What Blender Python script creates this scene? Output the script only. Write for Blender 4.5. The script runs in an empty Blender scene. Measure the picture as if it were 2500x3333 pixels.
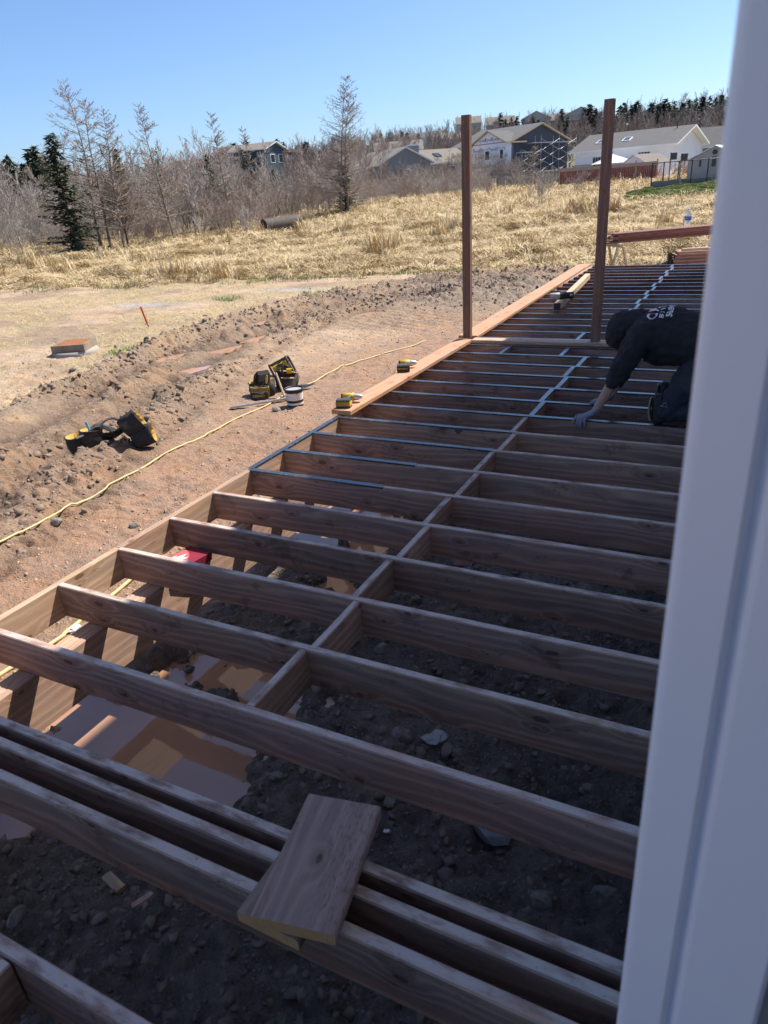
import bpy, bmesh, math, random
import numpy as np
from mathutils import Vector, Matrix

SC = bpy.context.scene
COL = SC.collection
R = math.radians
rnd = random.Random(7)

# ------------------------------------------------------------------ camera (solved from the deck's 16 inch joist grid)
W0, H0, FPX = 2500., 3333., 2277.03
YAW, PIT, ROL = .493728665, .433057897, -.0749877521
CAM = np.array([2.92772746, -1.51988983, 1.69651793])
_f = np.array([-math.sin(YAW)*math.cos(PIT), math.cos(YAW)*math.cos(PIT), -math.sin(PIT)])
_rt = np.array([math.cos(YAW), math.sin(YAW), 0.]); _up = np.cross(_rt, _f)
_r = math.cos(ROL)*_rt + math.sin(ROL)*_up
_u = -math.sin(ROL)*_rt + math.cos(ROL)*_up
cam = bpy.data.cameras.new('camera'); camo = bpy.data.objects.new('camera', cam); COL.objects.link(camo)
M = Matrix.Identity(4)
for i in range(3):
    M[i][0] = _r[i]; M[i][1] = _u[i]; M[i][2] = -_f[i]; M[i][3] = CAM[i]
camo.matrix_world = M
cam.sensor_fit = 'HORIZONTAL'; cam.sensor_width = 7.3; cam.lens = FPX/W0*7.3
cam.clip_start = .03; cam.clip_end = 3000
cam.dof.use_dof = True; cam.dof.focus_distance = 6.5; cam.dof.aperture_fstop = 1.5
SC.camera = camo

# ------------------------------------------------------------------ world, sun, exposure
SUNV = Vector((.34, .62, 1.)).normalized()
EL = math.asin(SUNV.z); AZ = math.atan2(SUNV.x, SUNV.y)
wd = bpy.data.worlds.new('World'); SC.world = wd; wd.use_nodes = True
wn = wd.node_tree; bg = wn.nodes['Background']; sky = wn.nodes.new('ShaderNodeTexSky')
sky.sky_type = 'NISHITA'; sky.sun_disc = False; sky.sun_elevation = EL; sky.sun_rotation = AZ
sky.altitude = 200; sky.air_density = .85; sky.dust_density = 1.1; sky.ozone_density = 8.
wn.links.new(sky.outputs[0], bg.inputs[0]); bg.inputs[1].default_value = .102
sl = bpy.data.lights.new('sun', 'SUN'); sl.energy = 4.7; sl.angle = R(.53); sl.color = (1., .93, .82)
so = bpy.data.objects.new('sun', sl); COL.objects.link(so); so.location = (8, 14, 24)
so.rotation_euler = (-SUNV).to_track_quat('-Z', 'Y').to_euler()
SC.view_settings.view_transform = 'Standard'; SC.view_settings.look = 'None'
SC.view_settings.gamma = 1; SC.view_settings.exposure = .82
SC.cycles.max_bounces = 6; SC.cycles.diffuse_bounces = 5; SC.cycles.transparent_max_bounces = 8
SC.cycles.sample_clamp_indirect = 6

# ------------------------------------------------------------------ helpers
def ray(px, py):
    return _f + _r*((px-W0/2)/FPX) - _u*((py-H0/2)/FPX)
def at_z(px, py, z=0.):
    d = ray(px, py); return CAM + d*((z-CAM[2])/d[2])
def at_y(px, py, y):
    d = ray(px, py); return CAM + d*((y-CAM[1])/d[1])
def at_d(px, py, dist):
    d = ray(px, py); return CAM + d*(dist/math.hypot(d[0], d[1]))
def proj(P):
    d = np.asarray(P, float)-CAM; z = d@_f
    return np.stack([W0/2+FPX*(d@_r)/z, H0/2-FPX*(d@_u)/z], -1), z

def tag(o, label=None, cat=None, group=None, kind=None):
    if label: o['label'] = label
    if cat: o['category'] = cat
    if group: o['group'] = group
    if kind: o['kind'] = kind
    return o
def empty(name, loc=(0, 0, 0), rz=0., label=None, cat=None, group=None):
    o = bpy.data.objects.new(name, None); COL.objects.link(o); o.location = loc; o.rotation_euler = (0, 0, rz)
    o.empty_display_size = .1
    return tag(o, label, cat, group)
def link(name, me, parent=None, loc=None, rot=None):
    o = bpy.data.objects.new(name, me); COL.objects.link(o)
    if parent is not None: o.parent = parent
    if loc is not None: o.location = loc
    if rot is not None: o.rotation_euler = rot
    return o
def mesh_np(name, V, F, mat=None, smooth=False):
    me = bpy.data.meshes.new(name)
    V = np.asarray(V, np.float32).reshape(-1, 3); F = np.asarray(F, np.int32)
    k = F.shape[1]
    me.vertices.add(len(V)); me.vertices.foreach_set('co', V.ravel())
    me.loops.add(F.size); me.loops.foreach_set('vertex_index', F.ravel())
    me.polygons.add(len(F)); me.polygons.foreach_set('loop_start', np.arange(0, F.size, k, dtype=np.int32))
    me.polygons.foreach_set('loop_total', np.full(len(F), k, np.int32))
    if smooth: me.polygons.foreach_set('use_smooth', np.ones(len(F), bool))
    me.update(calc_edges=True)
    if mat: me.materials.append(mat)
    return me

class MB:
    """collects simple shapes, then builds one mesh"""
    def __init__(s): s.v = []; s.f = []; s.m = []; s.sm = []
    def add(s, vs, fs, mi=0, smooth=False):
        n = len(s.v); s.v += [tuple(v) for v in vs]
        for f in fs: s.f.append(tuple(i+n for i in f)); s.m.append(mi); s.sm.append(smooth)
        return s
    def box(s, c, d, mi=0, rot=None, ch=0.):
        x, y, z = [k/2 for k in d]
        if ch <= 0:
            vs = [Vector((a*x, b*y, e*z)) for e in (-1, 1) for b in (-1, 1) for a in (-1, 1)]
            fs = [(0, 2, 3, 1), (4, 5, 7, 6), (0, 1, 5, 4), (2, 6, 7, 3), (0, 4, 6, 2), (1, 3, 7, 5)]
        else:
            vs = []; fs = []
            q = [(-y+ch, -z), (y-ch, -z), (y, -z+ch), (y, z-ch), (y-ch, z), (-y+ch, z), (-y, z-ch), (-y, -z+ch)]
            for X in (-x, x): vs += [Vector((X, a, b)) for a, b in q]
            for i in range(8): j = (i+1) % 8; fs.append((i+8, i, j, j+8)[::-1])
            fs.append(tuple(range(7, -1, -1))); fs.append(tuple(range(8, 16)))
        if rot is not None: vs = [rot @ v for v in vs]
        c = Vector(c); return s.add([v+c for v in vs], fs, mi)
    def tube(s, pts, r, n=6, mi=0, cap=True, smooth=True, closed=False):
        pts = [Vector(p) for p in pts]; rs = r if isinstance(r, (list, tuple)) else [r]*len(pts)
        vs = []; fs = []; a = None
        for i, p in enumerate(pts):
            if closed: t = pts[(i+1) % len(pts)]-pts[i-1]
            else: t = pts[min(i+1, len(pts)-1)]-pts[max(i-1, 0)]
            t = t.normalized() if t.length > 1e-9 else Vector((0, 0, 1))
            if a is None:
                a = t.cross(Vector((0, 0, 1)))
                if a.length < 1e-3: a = t.cross(Vector((1, 0, 0)))
            a = (a-t*a.dot(t)).normalized(); b = t.cross(a)
            for k in range(n):
                w = 2*math.pi*k/n; vs.append(p+(a*math.cos(w)+b*math.sin(w))*rs[i])
        m = len(pts)
        for i in range(m if closed else m-1):
            j = (i+1) % m
            for k in range(n): l = (k+1) % n; fs.append((i*n+k, i*n+l, j*n+l, j*n+k))
        s.add(vs, fs, mi, smooth)
        if cap and not closed:
            s.add(vs[:n][::-1], [tuple(range(n))], mi); s.add(vs[-n:], [tuple(range(n))], mi)
        return s
    def ribbon(s, pts, ups, w, t, mi=0, closed=False):
        """flat strap: rectangle w (along ups) by t (across) swept along pts"""
        pts = [Vector(p) for p in pts]; ups = [Vector(u).normalized() for u in ups]; vs = []; fs = []; m = len(pts)
        for i, p in enumerate(pts):
            d = (pts[(i+1) % m]-pts[i-1]) if closed else pts[min(i+1, m-1)]-pts[max(i-1, 0)]
            d.normalize(); u = ups[i]; q = d.cross(u).normalized()
            for a, b in ((-1, -1), (1, -1), (1, 1), (-1, 1)): vs.append(p+u*(a*w/2)+q*(b*t/2))
        for i in range(m if closed else m-1):
            j = (i+1) % m
            for k in range(4): l = (k+1) % 4; fs.append((i*4+k, i*4+l, j*4+l, j*4+k))
        if not closed: fs += [(3, 2, 1, 0), tuple((m-1)*4+k for k in range(4))]
        return s.add(vs, fs, mi)
    def lathe(s, prof, n=16, c=(0, 0, 0), mi=0, sx=1., sy=1., rot=None, smooth=True):
        vs = []; fs = []
        for r, z in prof:
            for k in range(n):
                w = 2*math.pi*k/n; vs.append(Vector((r*math.cos(w)*sx, r*math.sin(w)*sy, z)))
        for i in range(len(prof)-1):
            for k in range(n): l = (k+1) % n; fs.append((i*n+k, i*n+l, (i+1)*n+l, (i+1)*n+k))
        if rot is not None: vs = [rot @ v for v in vs]
        c = Vector(c); return s.add([v+c for v in vs], fs, mi, smooth)
    def build(s, name, mats, parent=None, loc=None, rot=None):
        me = bpy.data.meshes.new(name); me.from_pydata(s.v, [], s.f)
        for m in (mats if isinstance(mats, (list, tuple)) else [mats]): me.materials.append(m)
        me.polygons.foreach_set('material_index', s.m); me.polygons.foreach_set('use_smooth', s.sm)
        me.update()
        return link(name, me, parent, loc, rot)

def copy_tree(o, parent=None):
    c = o.copy(); COL.objects.link(c)
    if parent is not None: c.parent = parent; c.matrix_parent_inverse = o.matrix_parent_inverse.copy()
    for ch in o.children: copy_tree(ch, c)
    return c

# ------------------------------------------------------------------ numpy noise
_lat = np.random.RandomState(3).rand(256, 256).astype(np.float32)
def vn(x, y):
    xi = np.floor(x).astype(int); yi = np.floor(y).astype(int); fx = x-xi; fy = y-yi
    fx = fx*fx*fx*(fx*(fx*6-15)+10); fy = fy*fy*fy*(fy*(fy*6-15)+10)
    a = _lat[xi & 255, yi & 255]; b = _lat[(xi+1) & 255, yi & 255]; c = _lat[xi & 255, (yi+1) & 255]; d = _lat[(xi+1) & 255, (yi+1) & 255]
    return (a*(1-fx)+b*fx)*(1-fy)+(c*(1-fx)+d*fx)*fy
def fbm(x, y, o=4, s=1., g=.5):
    t = 0.; a = 1.; n = 0.
    for i in range(o):
        t = t+a*vn(x*s+17.3*i, y*s-9.1*i); n += a; a *= g; s *= 2.03
    return t/n
def worley(x, y, s, seed=0):
    """distance to the nearest jittered cell point, and that cell's random value"""
    x = x*s; y = y*s; xi = np.floor(x).astype(int); yi = np.floor(y).astype(int); best = np.full(np.shape(x), 9.); val = np.zeros(np.shape(x))
    for dx in (-1, 0, 1):
        for dy in (-1, 0, 1):
            a = (xi+dx+seed*17) & 255; b = (yi+dy+seed*31) & 255; jx = _lat[a, b]; jy = _lat[b, (a+91) & 255]
            d = np.hypot(xi+dx+jx-x, yi+dy+jy-y); k = d < best; best = np.where(k, d, best); val = np.where(k, _lat[(a+57) & 255, (b+23) & 255], val)
    return best, val
def sm(t):
    t = np.clip(t, 0, 1); return t*t*(3-2*t)

# ------------------------------------------------------------------ materials
def newmat(name):
    m = bpy.data.materials.new(name); m.use_nodes = True; nt = m.node_tree
    return m, nt, nt.nodes['Principled BSDF']
def N(nt, typ, **kw):
    n = nt.nodes.new('ShaderNode'+typ)
    for k, v in kw.items():
        if k.startswith('i_'): n.inputs[int(k[2:])].default_value = v
        else: setattr(n, k, v)
    return n
def L(nt, a, b): nt.links.new(a, b)
def math_(nt, op, a, b=None, clamp=False):
    n = nt.nodes.new('ShaderNodeMath'); n.operation = op; n.use_clamp = clamp
    for i, v in enumerate((a, b)):
        if v is None: continue
        if isinstance(v, (int, float)): n.inputs[i].default_value = v
        else: nt.links.new(v, n.inputs[i])
    return n.outputs[0]
def mix_(nt, fac, a, b):
    n = nt.nodes.new('ShaderNodeMix'); n.data_type = 'RGBA'; n.clamp_factor = True
    for s, v in ((0, fac), (6, a), (7, b)):
        if isinstance(v, (int, float)): n.inputs[s].default_value = v
        elif isinstance(v, tuple): n.inputs[s].default_value = (*v, 1) if len(v) == 3 else v
        else: nt.links.new(v, n.inputs[s])
    return n.outputs[2]
def mrange(nt, v, a, b, c=0., d=1., typ='SMOOTHSTEP'):
    n = nt.nodes.new('ShaderNodeMapRange'); n.interpolation_type = typ
    nt.links.new(v, n.inputs[0])
    for i, k in zip((1, 2, 3, 4), (a, b, c, d)): n.inputs[i].default_value = k
    return n.outputs[0]
def noise_(nt, vec, scale, detail=3, rough=.55, dim='3D', dist=0.):
    n = nt.nodes.new('ShaderNodeTexNoise'); n.noise_dimensions = dim
    n.inputs['Scale'].default_value = scale; n.inputs['Detail'].default_value = detail; n.inputs['Roughness'].default_value = rough
    n.inputs['Distortion'].default_value = dist
    if vec is not None: nt.links.new(vec, n.inputs['Vector'])
    return n.outputs[0]
def vmul(nt, vec, s):
    n = nt.nodes.new('ShaderNodeVectorMath'); n.operation = 'MULTIPLY'; nt.links.new(vec, n.inputs[0]); n.inputs[1].default_value = s
    return n.outputs[0]
def bump_(nt, h, bsdf, strength=.3, dist=.01, prev=None):
    n = nt.nodes.new('ShaderNodeBump'); n.inputs['Strength'].default_value = strength; n.inputs['Distance'].default_value = dist
    nt.links.new(h, n.inputs['Height']); nt.links.new(n.outputs[0], bsdf.inputs['Normal'])
    if prev is not None: nt.links.new(prev, n.inputs['Normal'])
    return n.outputs[0]
def objvec(nt, rand=True):
    tc = nt.nodes.new('ShaderNodeTexCoord')
    if not rand: return tc.outputs['Object']
    oi = nt.nodes.new('ShaderNodeObjectInfo')
    c = nt.nodes.new('ShaderNodeCombineXYZ')
    for i, k in enumerate((37., 11., 0.)): L(nt, math_(nt, 'MULTIPLY', oi.outputs['Random'], k), c.inputs[i])
    a = nt.nodes.new('ShaderNodeVectorMath'); a.operation = 'ADD'; L(nt, tc.outputs['Object'], a.inputs[0]); L(nt, c.outputs[0], a.inputs[1])
    return a.outputs[0]
_mc = {}
def plain(name, col, rough=.6, var=.12, scale=8., metal=0., bump=0., spec=None, dirt=None, bscale=None):
    """a plain painted / moulded / woven surface with some unevenness"""
    if name in _mc: return _mc[name]
    m, nt, b = newmat(name); v = objvec(nt)
    n = noise_(nt, v, scale, 4)
    c = mix_(nt, n, tuple(max(0, k*(1-var*1.6)) for k in col), tuple(min(1, k*(1+var*1.6)) for k in col))
    if dirt:
        dn = mrange(nt, noise_(nt, v, scale*.6, 6, .65), .52, .7)
        c = mix_(nt, math_(nt, 'MULTIPLY', dn, dirt[1]), c, dirt[0])
    L(nt, c, b.inputs['Base Color']); b.inputs['Metallic'].default_value = metal
    L(nt, mrange(nt, noise_(nt, v, scale*2.3, 3), .2, .8, max(.02, rough-.1), min(1, rough+.1), 'LINEAR'), b.inputs['Roughness'])
    if spec is not None: b.inputs['Specular IOR Level'].default_value = spec
    if bump: bump_(nt, noise_(nt, v, bscale or scale*12, 4), b, bump, .004)
    _mc[name] = m; return m

def wood(name, dark, light, knot, grime=(.27, .225, .19), grime_amt=.8, end=False, red=0.):
    m, nt, b = newmat(name); v = objvec(nt)
    oi = N(nt, 'ObjectInfo')
    s = N(nt, 'SeparateXYZ'); L(nt, v, s.inputs[0])
    h = math_(nt, 'ADD', math_(nt, 'MULTIPLY', s.outputs[1], 1.), s.outputs[2])
    def comb(a, bb):
        c = N(nt, 'CombineXYZ'); L(nt, math_(nt, 'MULTIPLY', s.outputs[0], a), c.inputs[0]); L(nt, math_(nt, 'MULTIPLY', h, bb), c.inputs[1]); return c.outputs[0]
    big = noise_(nt, comb(.8, 5.), 1., 2, .5, '2D')
    vo = N(nt, 'TexVoronoi', voronoi_dimensions='2D'); vo.inputs['Scale'].default_value = 1.; L(nt, comb(2.9, 6.4), vo.inputs['Vector'])
    cs = N(nt, 'SeparateColor'); L(nt, vo.outputs['Color'], cs.inputs[0])
    on = math_(nt, 'GREATER_THAN', cs.outputs[0], .60)
    kd = math_(nt, 'ADD', math_(nt, 'MULTIPLY', vo.outputs['Distance'], mrange(nt, cs.outputs[1], 0, 1, .7, 1.9, 'LINEAR')), math_(nt, 'MULTIPLY', math_(nt, 'SUBTRACT', noise_(nt, comb(30, 30), 1, 2, .5, '2D'), .5), .05))
    km = math_(nt, 'MULTIPLY', math_(nt, 'MULTIPLY', mrange(nt, kd, .075, .055), on), mrange(nt, math_(nt, 'SINE', math_(nt, 'MULTIPLY', kd, 260.)), -1, 1, .45, .95, 'LINEAR'))
    halo = math_(nt, 'MULTIPLY', mrange(nt, kd, .42, .0), on)
    ph = math_(nt, 'ADD', math_(nt, 'MULTIPLY', h, 130.), math_(nt, 'ADD', math_(nt, 'MULTIPLY', big, 26.), math_(nt, 'MULTIPLY', halo, 9.)))
    ring = math_(nt, 'ADD', math_(nt, 'MULTIPLY', math_(nt, 'SINE', ph), .5), .5)
    ring = math_(nt, 'POWER', ring, 2.2)
    fine = noise_(nt, comb(5., 210.), 1., 4, .6, '2D')
    pat = noise_(nt, comb(2.2, 9.), 1., 4, .6, '2D')
    t = math_(nt, 'ADD', math_(nt, 'MULTIPLY', ring, .34), math_(nt, 'ADD', math_(nt, 'MULTIPLY', fine, .65), math_(nt, 'SUBTRACT', math_(nt, 'MULTIPLY', pat, .85), .42)))
    c = mix_(nt, t, dark, light)
    # boards differ in tone; stain leaves greyer and redder stretches
    hs = N(nt, 'HueSaturation'); L(nt, c, hs.inputs['Color'])
    L(nt, math_(nt, 'ADD', math_(nt, 'MULTIPLY', oi.outputs['Random'], .55), .78), hs.inputs['Value']); L(nt, math_(nt, 'ADD', math_(nt, 'MULTIPLY', math_(nt, 'FRACT', math_(nt, 'MULTIPLY', oi.outputs['Random'], 7.3)), .02), .482), hs.inputs['Hue'])
    L(nt, math_(nt, 'ADD', math_(nt, 'MULTIPLY', pat, .65), .50), hs.inputs['Saturation'])
    c = mix_(nt, math_(nt, 'MULTIPLY', halo, .4), hs.outputs[0], tuple(k*.8 for k in dark))
    c = mix_(nt, km, c, knot)
    # scuffs, saw stamps and water marks
    sc = mrange(nt, noise_(nt, comb(3., 4.), 1., 6, .72, '2D'), .60, .70)
    c = mix_(nt, math_(nt, 'MULTIPLY', sc, .45), c, tuple(k*.45 for k in dark))
    sc2 = mrange(nt, noise_(nt, comb(1.1, 7.), 1.7, 5, .7, '2D'), .63, .69)
    c = mix_(nt, math_(nt, 'MULTIPLY', sc2, .25), c, tuple(min(1, k*1.25) for k in light))
    # smeared mill marks and dark scratches, in short rows
    ms = math_(nt, 'MULTIPLY', mrange(nt, noise_(nt, comb(1.1, 3.), 1., 2, .5, '2D'), .64, .72), mrange(nt, noise_(nt, comb(38, 120), 1., 3, .6, '2D'), .50, .66))
    c = mix_(nt, math_(nt, 'MULTIPLY', ms, .42), c, tuple(k*.28 for k in dark))
    sx = mrange(nt, noise_(nt, comb(9., 30.), 1., 3, .6, '2D', 1.5), .68, .74); c = mix_(nt, math_(nt, 'MULTIPLY', sx, .5), c, tuple(k*.4 for k in dark))
    # dried mud and dust on the upper faces; a paler grime also lifts shaded tops
    if grime_amt:
        g = N(nt, 'NewGeometry'); gz = N(nt, 'SeparateXYZ'); L(nt, g.outputs['Normal'], gz.inputs[0])
        up = mrange(nt, gz.outputs[2], .6, .95)
        cr = math_(nt, 'ADD', noise_(nt, comb(7, 22), 1., 5, .62, '2D'), 0.)
        gm = math_(nt, 'MULTIPLY', math_(nt, 'MULTIPLY', up, mrange(nt, cr, .30, .62)), grime_amt)
        c = mix_(nt, gm, c, grime)
        clod = math_(nt, 'MULTIPLY', up, mrange(nt, noise_(nt, comb(40, 60), 1., 3, .6, '2D'), .66, .72))
        c = mix_(nt, math_(nt, 'MULTIPLY', clod, .6*grime_amt), c, tuple(k*.45 for k in grime))
    L(nt, c, b.inputs['Base Color'])
    L(nt, mrange(nt, fine, .2, .8, .62, .88, 'LINEAR'), b.inputs['Roughness']); b.inputs['Specular IOR Level'].default_value = .3
    hh = math_(nt, 'ADD', math_(nt, 'MULTIPLY', fine, .8), math_(nt, 'ADD', math_(nt, 'MULTIPLY', ring, .35), math_(nt, 'MULTIPLY', km, -.6)))
    bump_(nt, hh, b, .35, .0025)
    return m
WOOD = wood('brown_treated_lumber', (.155, .080, .054), (.44, .285, .20), (.066, .034, .022), grime=(.52, .45, .41), grime_amt=.9)  # joist grime paled beyond dried mud to brighten the shaded tops
WOODS = wood('weathered_offcut_lumber', (.15, .085, .058), (.36, .24, .175), (.04, .022, .016), grime=(.36, .30, .27), grime_amt=.22)
WOODT = wood('tan_treated_lumber', (.32, .185, .098), (.62, .41, .245), (.13, .065, .03), grime_amt=.25)
WOODO = wood('orange_brown_plank', (.29, .13, .058), (.50, .27, .135), (.13, .05, .022), grime=(.42, .25, .15), grime_amt=.3)
WOODP = wood('brown_post_lumber', (.125, .060, .036), (.27, .145, .085), (.05, .024, .014), grime_amt=.2)
WOODY = wood('pale_pine_lumber', (.44, .31, .15), (.66, .52, .30), (.25, .14, .06), grime_amt=.2)
WOODR = wood('red_brown_decking', (.125, .042, .026), (.27, .105, .062), (.05, .018, .01), grime=(.34, .2, .14), grime_amt=.15)
def endgrain(name, col):
    m, nt, b = newmat(name); v = objvec(nt)
    s = N(nt, 'SeparateXYZ'); L(nt, v, s.inputs[0])
    r = math_(nt, 'SQRT', math_(nt, 'ADD', math_(nt, 'POWER', math_(nt, 'ADD', s.outputs[1], .05), 2.), math_(nt, 'POWER', math_(nt, 'ADD', s.outputs[2], .11), 2.)))
    rg = math_(nt, 'ADD', math_(nt, 'MULTIPLY', math_(nt, 'SINE', math_(nt, 'ADD', math_(nt, 'MULTIPLY', r, 900.), math_(nt, 'MULTIPLY', noise_(nt, v, 20, 2), 4.))), .5), .5)
    n = noise_(nt, v, 60, 4)
    c = mix_(nt, math_(nt, 'ADD', math_(nt, 'MULTIPLY', rg, .4), math_(nt, 'MULTIPLY', n, .6)), tuple(k*.6 for k in col), tuple(min(1, k*1.25) for k in col))
    L(nt, c, b.inputs['Base Color']); b.inputs['Roughness'].default_value = .85; bump_(nt, n, b, .4, .002); return m
ENDY = endgrain('yellow_cut_end', (.55, .32, .15)); ENDB = endgrain('brown_cut_end', (.20, .12, .07))
BLACKTAPE = None
def tape_mat():
    m, nt, b = newmat('black_joist_tape'); v = objvec(nt)
    n = noise_(nt, v, 25, 5, .65); n2 = noise_(nt, v, 4, 4)
    c = mix_(nt, mrange(nt, n, .5, .75), (.035, .042, .052), (.13, .14, .15))
    L(nt, c, b.inputs['Base Color'])
    L(nt, mrange(nt, n2, .3, .7, .16, .34, 'LINEAR'), b.inputs['Roughness']); b.inputs['Specular IOR Level'].default_value = 1.
    bump_(nt, n, b, .25, .002); return m
TAPE = tape_mat()

# ------------------------------------------------------------------ terrain
TR = np.array([(-2.2, -2.5), (-3.6, 2.0), (-4.5, 4.2), (-5.3, 6.5), (-5.9, 8.6), (-6.2, 11.0), (-5.9, 13.5), (-5.0, 15.6), (-3.2, 17.2), (0., 18.0)], float)
def trench_d(x, y):
    best = np.full(np.shape(x), 1e9); sg = np.zeros(np.shape(x)); along = np.zeros(np.shape(x)); acc = 0.
    for a, b in zip(TR[:-1], TR[1:]):
        d = b-a; Ls = np.hypot(*d); t = np.clip(((x-a[0])*d[0]+(y-a[1])*d[1])/Ls**2, 0, 1)
        qx = x-(a[0]+t*d[0]); qy = y-(a[1]+t*d[1]); r = np.hypot(qx, qy); s = np.sign(d[0]*qy-d[1]*qx)
        k = r < best; best = np.where(k, r, best); sg = np.where(k, s, sg); along = np.where(k, acc+t*Ls, along); acc += Ls
    return best*sg, along
def base_z(x, y):
    r = np.hypot(x-CAM[0], y-CAM[1]); az = np.degrees(np.arctan2(x-CAM[0], y-CAM[1]))
    z = -.75+1.35*sm((y-19)/56)+1.9*sm((y-75)/35)
    z = z-.25*sm((-x-14)/30)*(1-sm((y-30)/40))
    g = .45+.55*sm((az+48)/34)
    z = z+g*(14.*sm((r-135)/200)+6.*sm((r-300)/300))
    return z
GE = np.array([(-60, 9.), (-21.3, 15.6), (-15.4, 16.5), (-10.7, 17.9), (-6.4, 19.0), (-2.2, 19.3), (3., 19.6), (30, 20.)])
def grass_edge(x): return np.interp(x, GE[:, 0], GE[:, 1])
PUD = [(-6.45, 11.5, .95, .17, 72), (-5.45, 8.75, .55, .16, 60), (-6.15, 8.0, .5, .16, 63), (-6.25, 10.2, .75, .13, 70), (-5.35, 9.9, .6, .2, 66), (-5.1, 7.2, .35, .12, 60), (-4.6, 12.3, .5, .18, 65), (-5.6, 6.55, .28, .1, 62), (-4.2, 14.6, .5, .14, 50)]
WZ_T = -.80           # trench water
WZ_D = -.735          # water under the deck
PX2 = tuple(at_z(38*2500/1659, 1785*2500/1659, WZ_D)[:2])
def terrain(x, y, fine=True):
    z = base_z(x, y)
    ge = grass_edge(x); gr = sm((y-ge+.5)/1.6)                      # 1 in the rough grass
    lump = (fbm(x, y, 3, .45)-.5)*.55+(fbm(x+40, y, 2, 1.3)-.5)*.22
    field = np.where(y > ge-1, 1., 0)*gr
    z = z+lump*field*(1-sm((y-75)/20))
    if not fine: return z
    mud = 1-gr
    td, al = trench_d(x, y)
    w = np.exp(-(td/1.45)**4)
    wob = td+.35*(fbm(x+9, y+3, 3, .8)-.5)
    prof = .17*np.exp(-((np.abs(wob)-1.05)/.26)**2)*np.where(wob > 0, 1.1, .75)+.10*np.exp(-(wob/.17)**2)-.11*np.exp(-((np.abs(wob)-.5)/.22)**2)+.07*np.exp(-((wob+1.75)/.14)**2)-.06*np.exp(-((wob+1.42)/.15)**2)
    clod = np.abs(fbm(x, y, 5, 2.2, .62)-.5)*2
    rough = fbm(x+5, y-7, 5, 3.1, .66)-.5
    amt = sm((fbm(x+31, y, 3, .5)-.28)/.3)
    bil = np.abs(fbm(x-3, y+11, 4, 3.4, .6)-.5)*2; lumps = sm((vn(x*5.5+vn(x*3, y*3)*2, y*5.5+vn(x*3+9, y*3)*2)-.52)/.16)*.055*amt
    z = z+mud*w*(prof*(.55+.45*amt)+rough*.12+(.12-clod*.30)*.30+(bil-.25)*.10*amt+lumps*.7)
    wx = x+.05*(fbm(x, y, 3, 9.)-.5); wy = y+.05*(fbm(x+20, y, 3, 9.)-.5)
    def cl(s, th, am, seed):
        d, v = worley(wx, wy, s, seed); return np.clip(1-(d/.62)**2, 0, 1)**.6*np.clip((v-th)/(1-th), 0, 1)*am
    ck = np.clip(w*(.35+1.1*amt), 0, 1)
    z = z+mud*(ck*(cl(5.5, .45, .07, 1)+cl(9.5, .4, .055, 2))+cl(14., .5, .036, 3)*(.3+.7*sm((fbm(x+3, y+9, 3, .9)-.4)/.2)))
    # churned area where the machines turned
    ch = np.exp(-(((x+3.0)/2.6)**2+((y-15.2)/2.2)**2)**2)
    z = z+mud*ch*((fbm(x, y+60, 5, 2.0, .64)-.5)*.20+cl(4.5, .4, .10, 5)+cl(9., .4, .06, 6))
    tr = np.sin((x*.45+y*.9)*2*math.pi/.24)*np.exp(-(((x+3.3)/1.3)**2+((y-12.6)/2.6)**2)**2)
    z = z+mud*tr*.018
    # general trodden surface
    z = z+mud*((fbm(x, y, 4, 1.1)-.5)*.05+(fbm(x+3, y, 5, 5., .65)-.5)*.06*(1-.3*w)+np.where(x < -6, (fbm(x, y+5, 4, 2.2, .6)-.5)*.07, 0))
    for px, py, a, b_, ang in PUD:
        c, s = math.cos(R(ang)), math.sin(R(ang)); u = ((x-px)*c+(y-py)*s)/(a*1.25); v_ = (-(x-px)*s+(y-py)*c)/(b_*1.6)
        k = np.exp(-(u*u+v_*v_)**2); z = z*(1-k)+k*(WZ_T-.035+(fbm(x, y, 3, 4.)-.5)*.05)
    # wet hollow under the deck beside the beam
    un = sm((x+.35)/.25)*sm((3.1-x)/.2)*sm((y+2.2)/.4)*sm((13.4-y)/.5)
    nz = fbm(x+2, y+8, 5, 1.6, .6); nf = fbm(x-4, y+1, 5, 9., .62)
    ctr = .43+.16*np.sin(y*1.3+.6); hw = .46+.12*np.sin(y*2.1+1.)
    pud = np.exp(-((x-ctr)/hw)**4)*sm((y+.35)/.4)*sm((4.3-y)/.8)
    pud2 = np.exp(-(((x-PX2[0])/.16)**2+((y-PX2[1])/.10)**2))
    dz = (nz-.5)*.13+(nf-.5)*.075+cl(6., .5, .05, 7)*(1-.4*un)+cl(13., .35, .034, 8)+cl(27., .35, .016, 9)+.05*np.abs(fbm(x+7, y, 4, 4., .6)-.5)*2
    hole = np.maximum(pud*(1.-.95*sm((nz-.545)/.07)), pud2)
    z = z+un*(dz+.045+.05*sm((.05-y)/.5)-hole*(.125+.05*pud2))
    return z
def ground_at(px, py, lo=2., hi=900.):
    d = ray(px, py); n = math.hypot(d[0], d[1]); ts = np.geomspace(lo, hi, 1500)/n
    P = CAM[None]+d[None]*ts[:, None]; g = base_z(P[:, 0], P[:, 1]); k = np.argmax(P[:, 2] < g)
    if P[k, 2] >= g[k]: k = len(ts)-1
    return P[k]
def gz(x, y, fine=True): return float(terrain(np.array([float(x)]), np.array([float(y)]), fine)[0])

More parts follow.
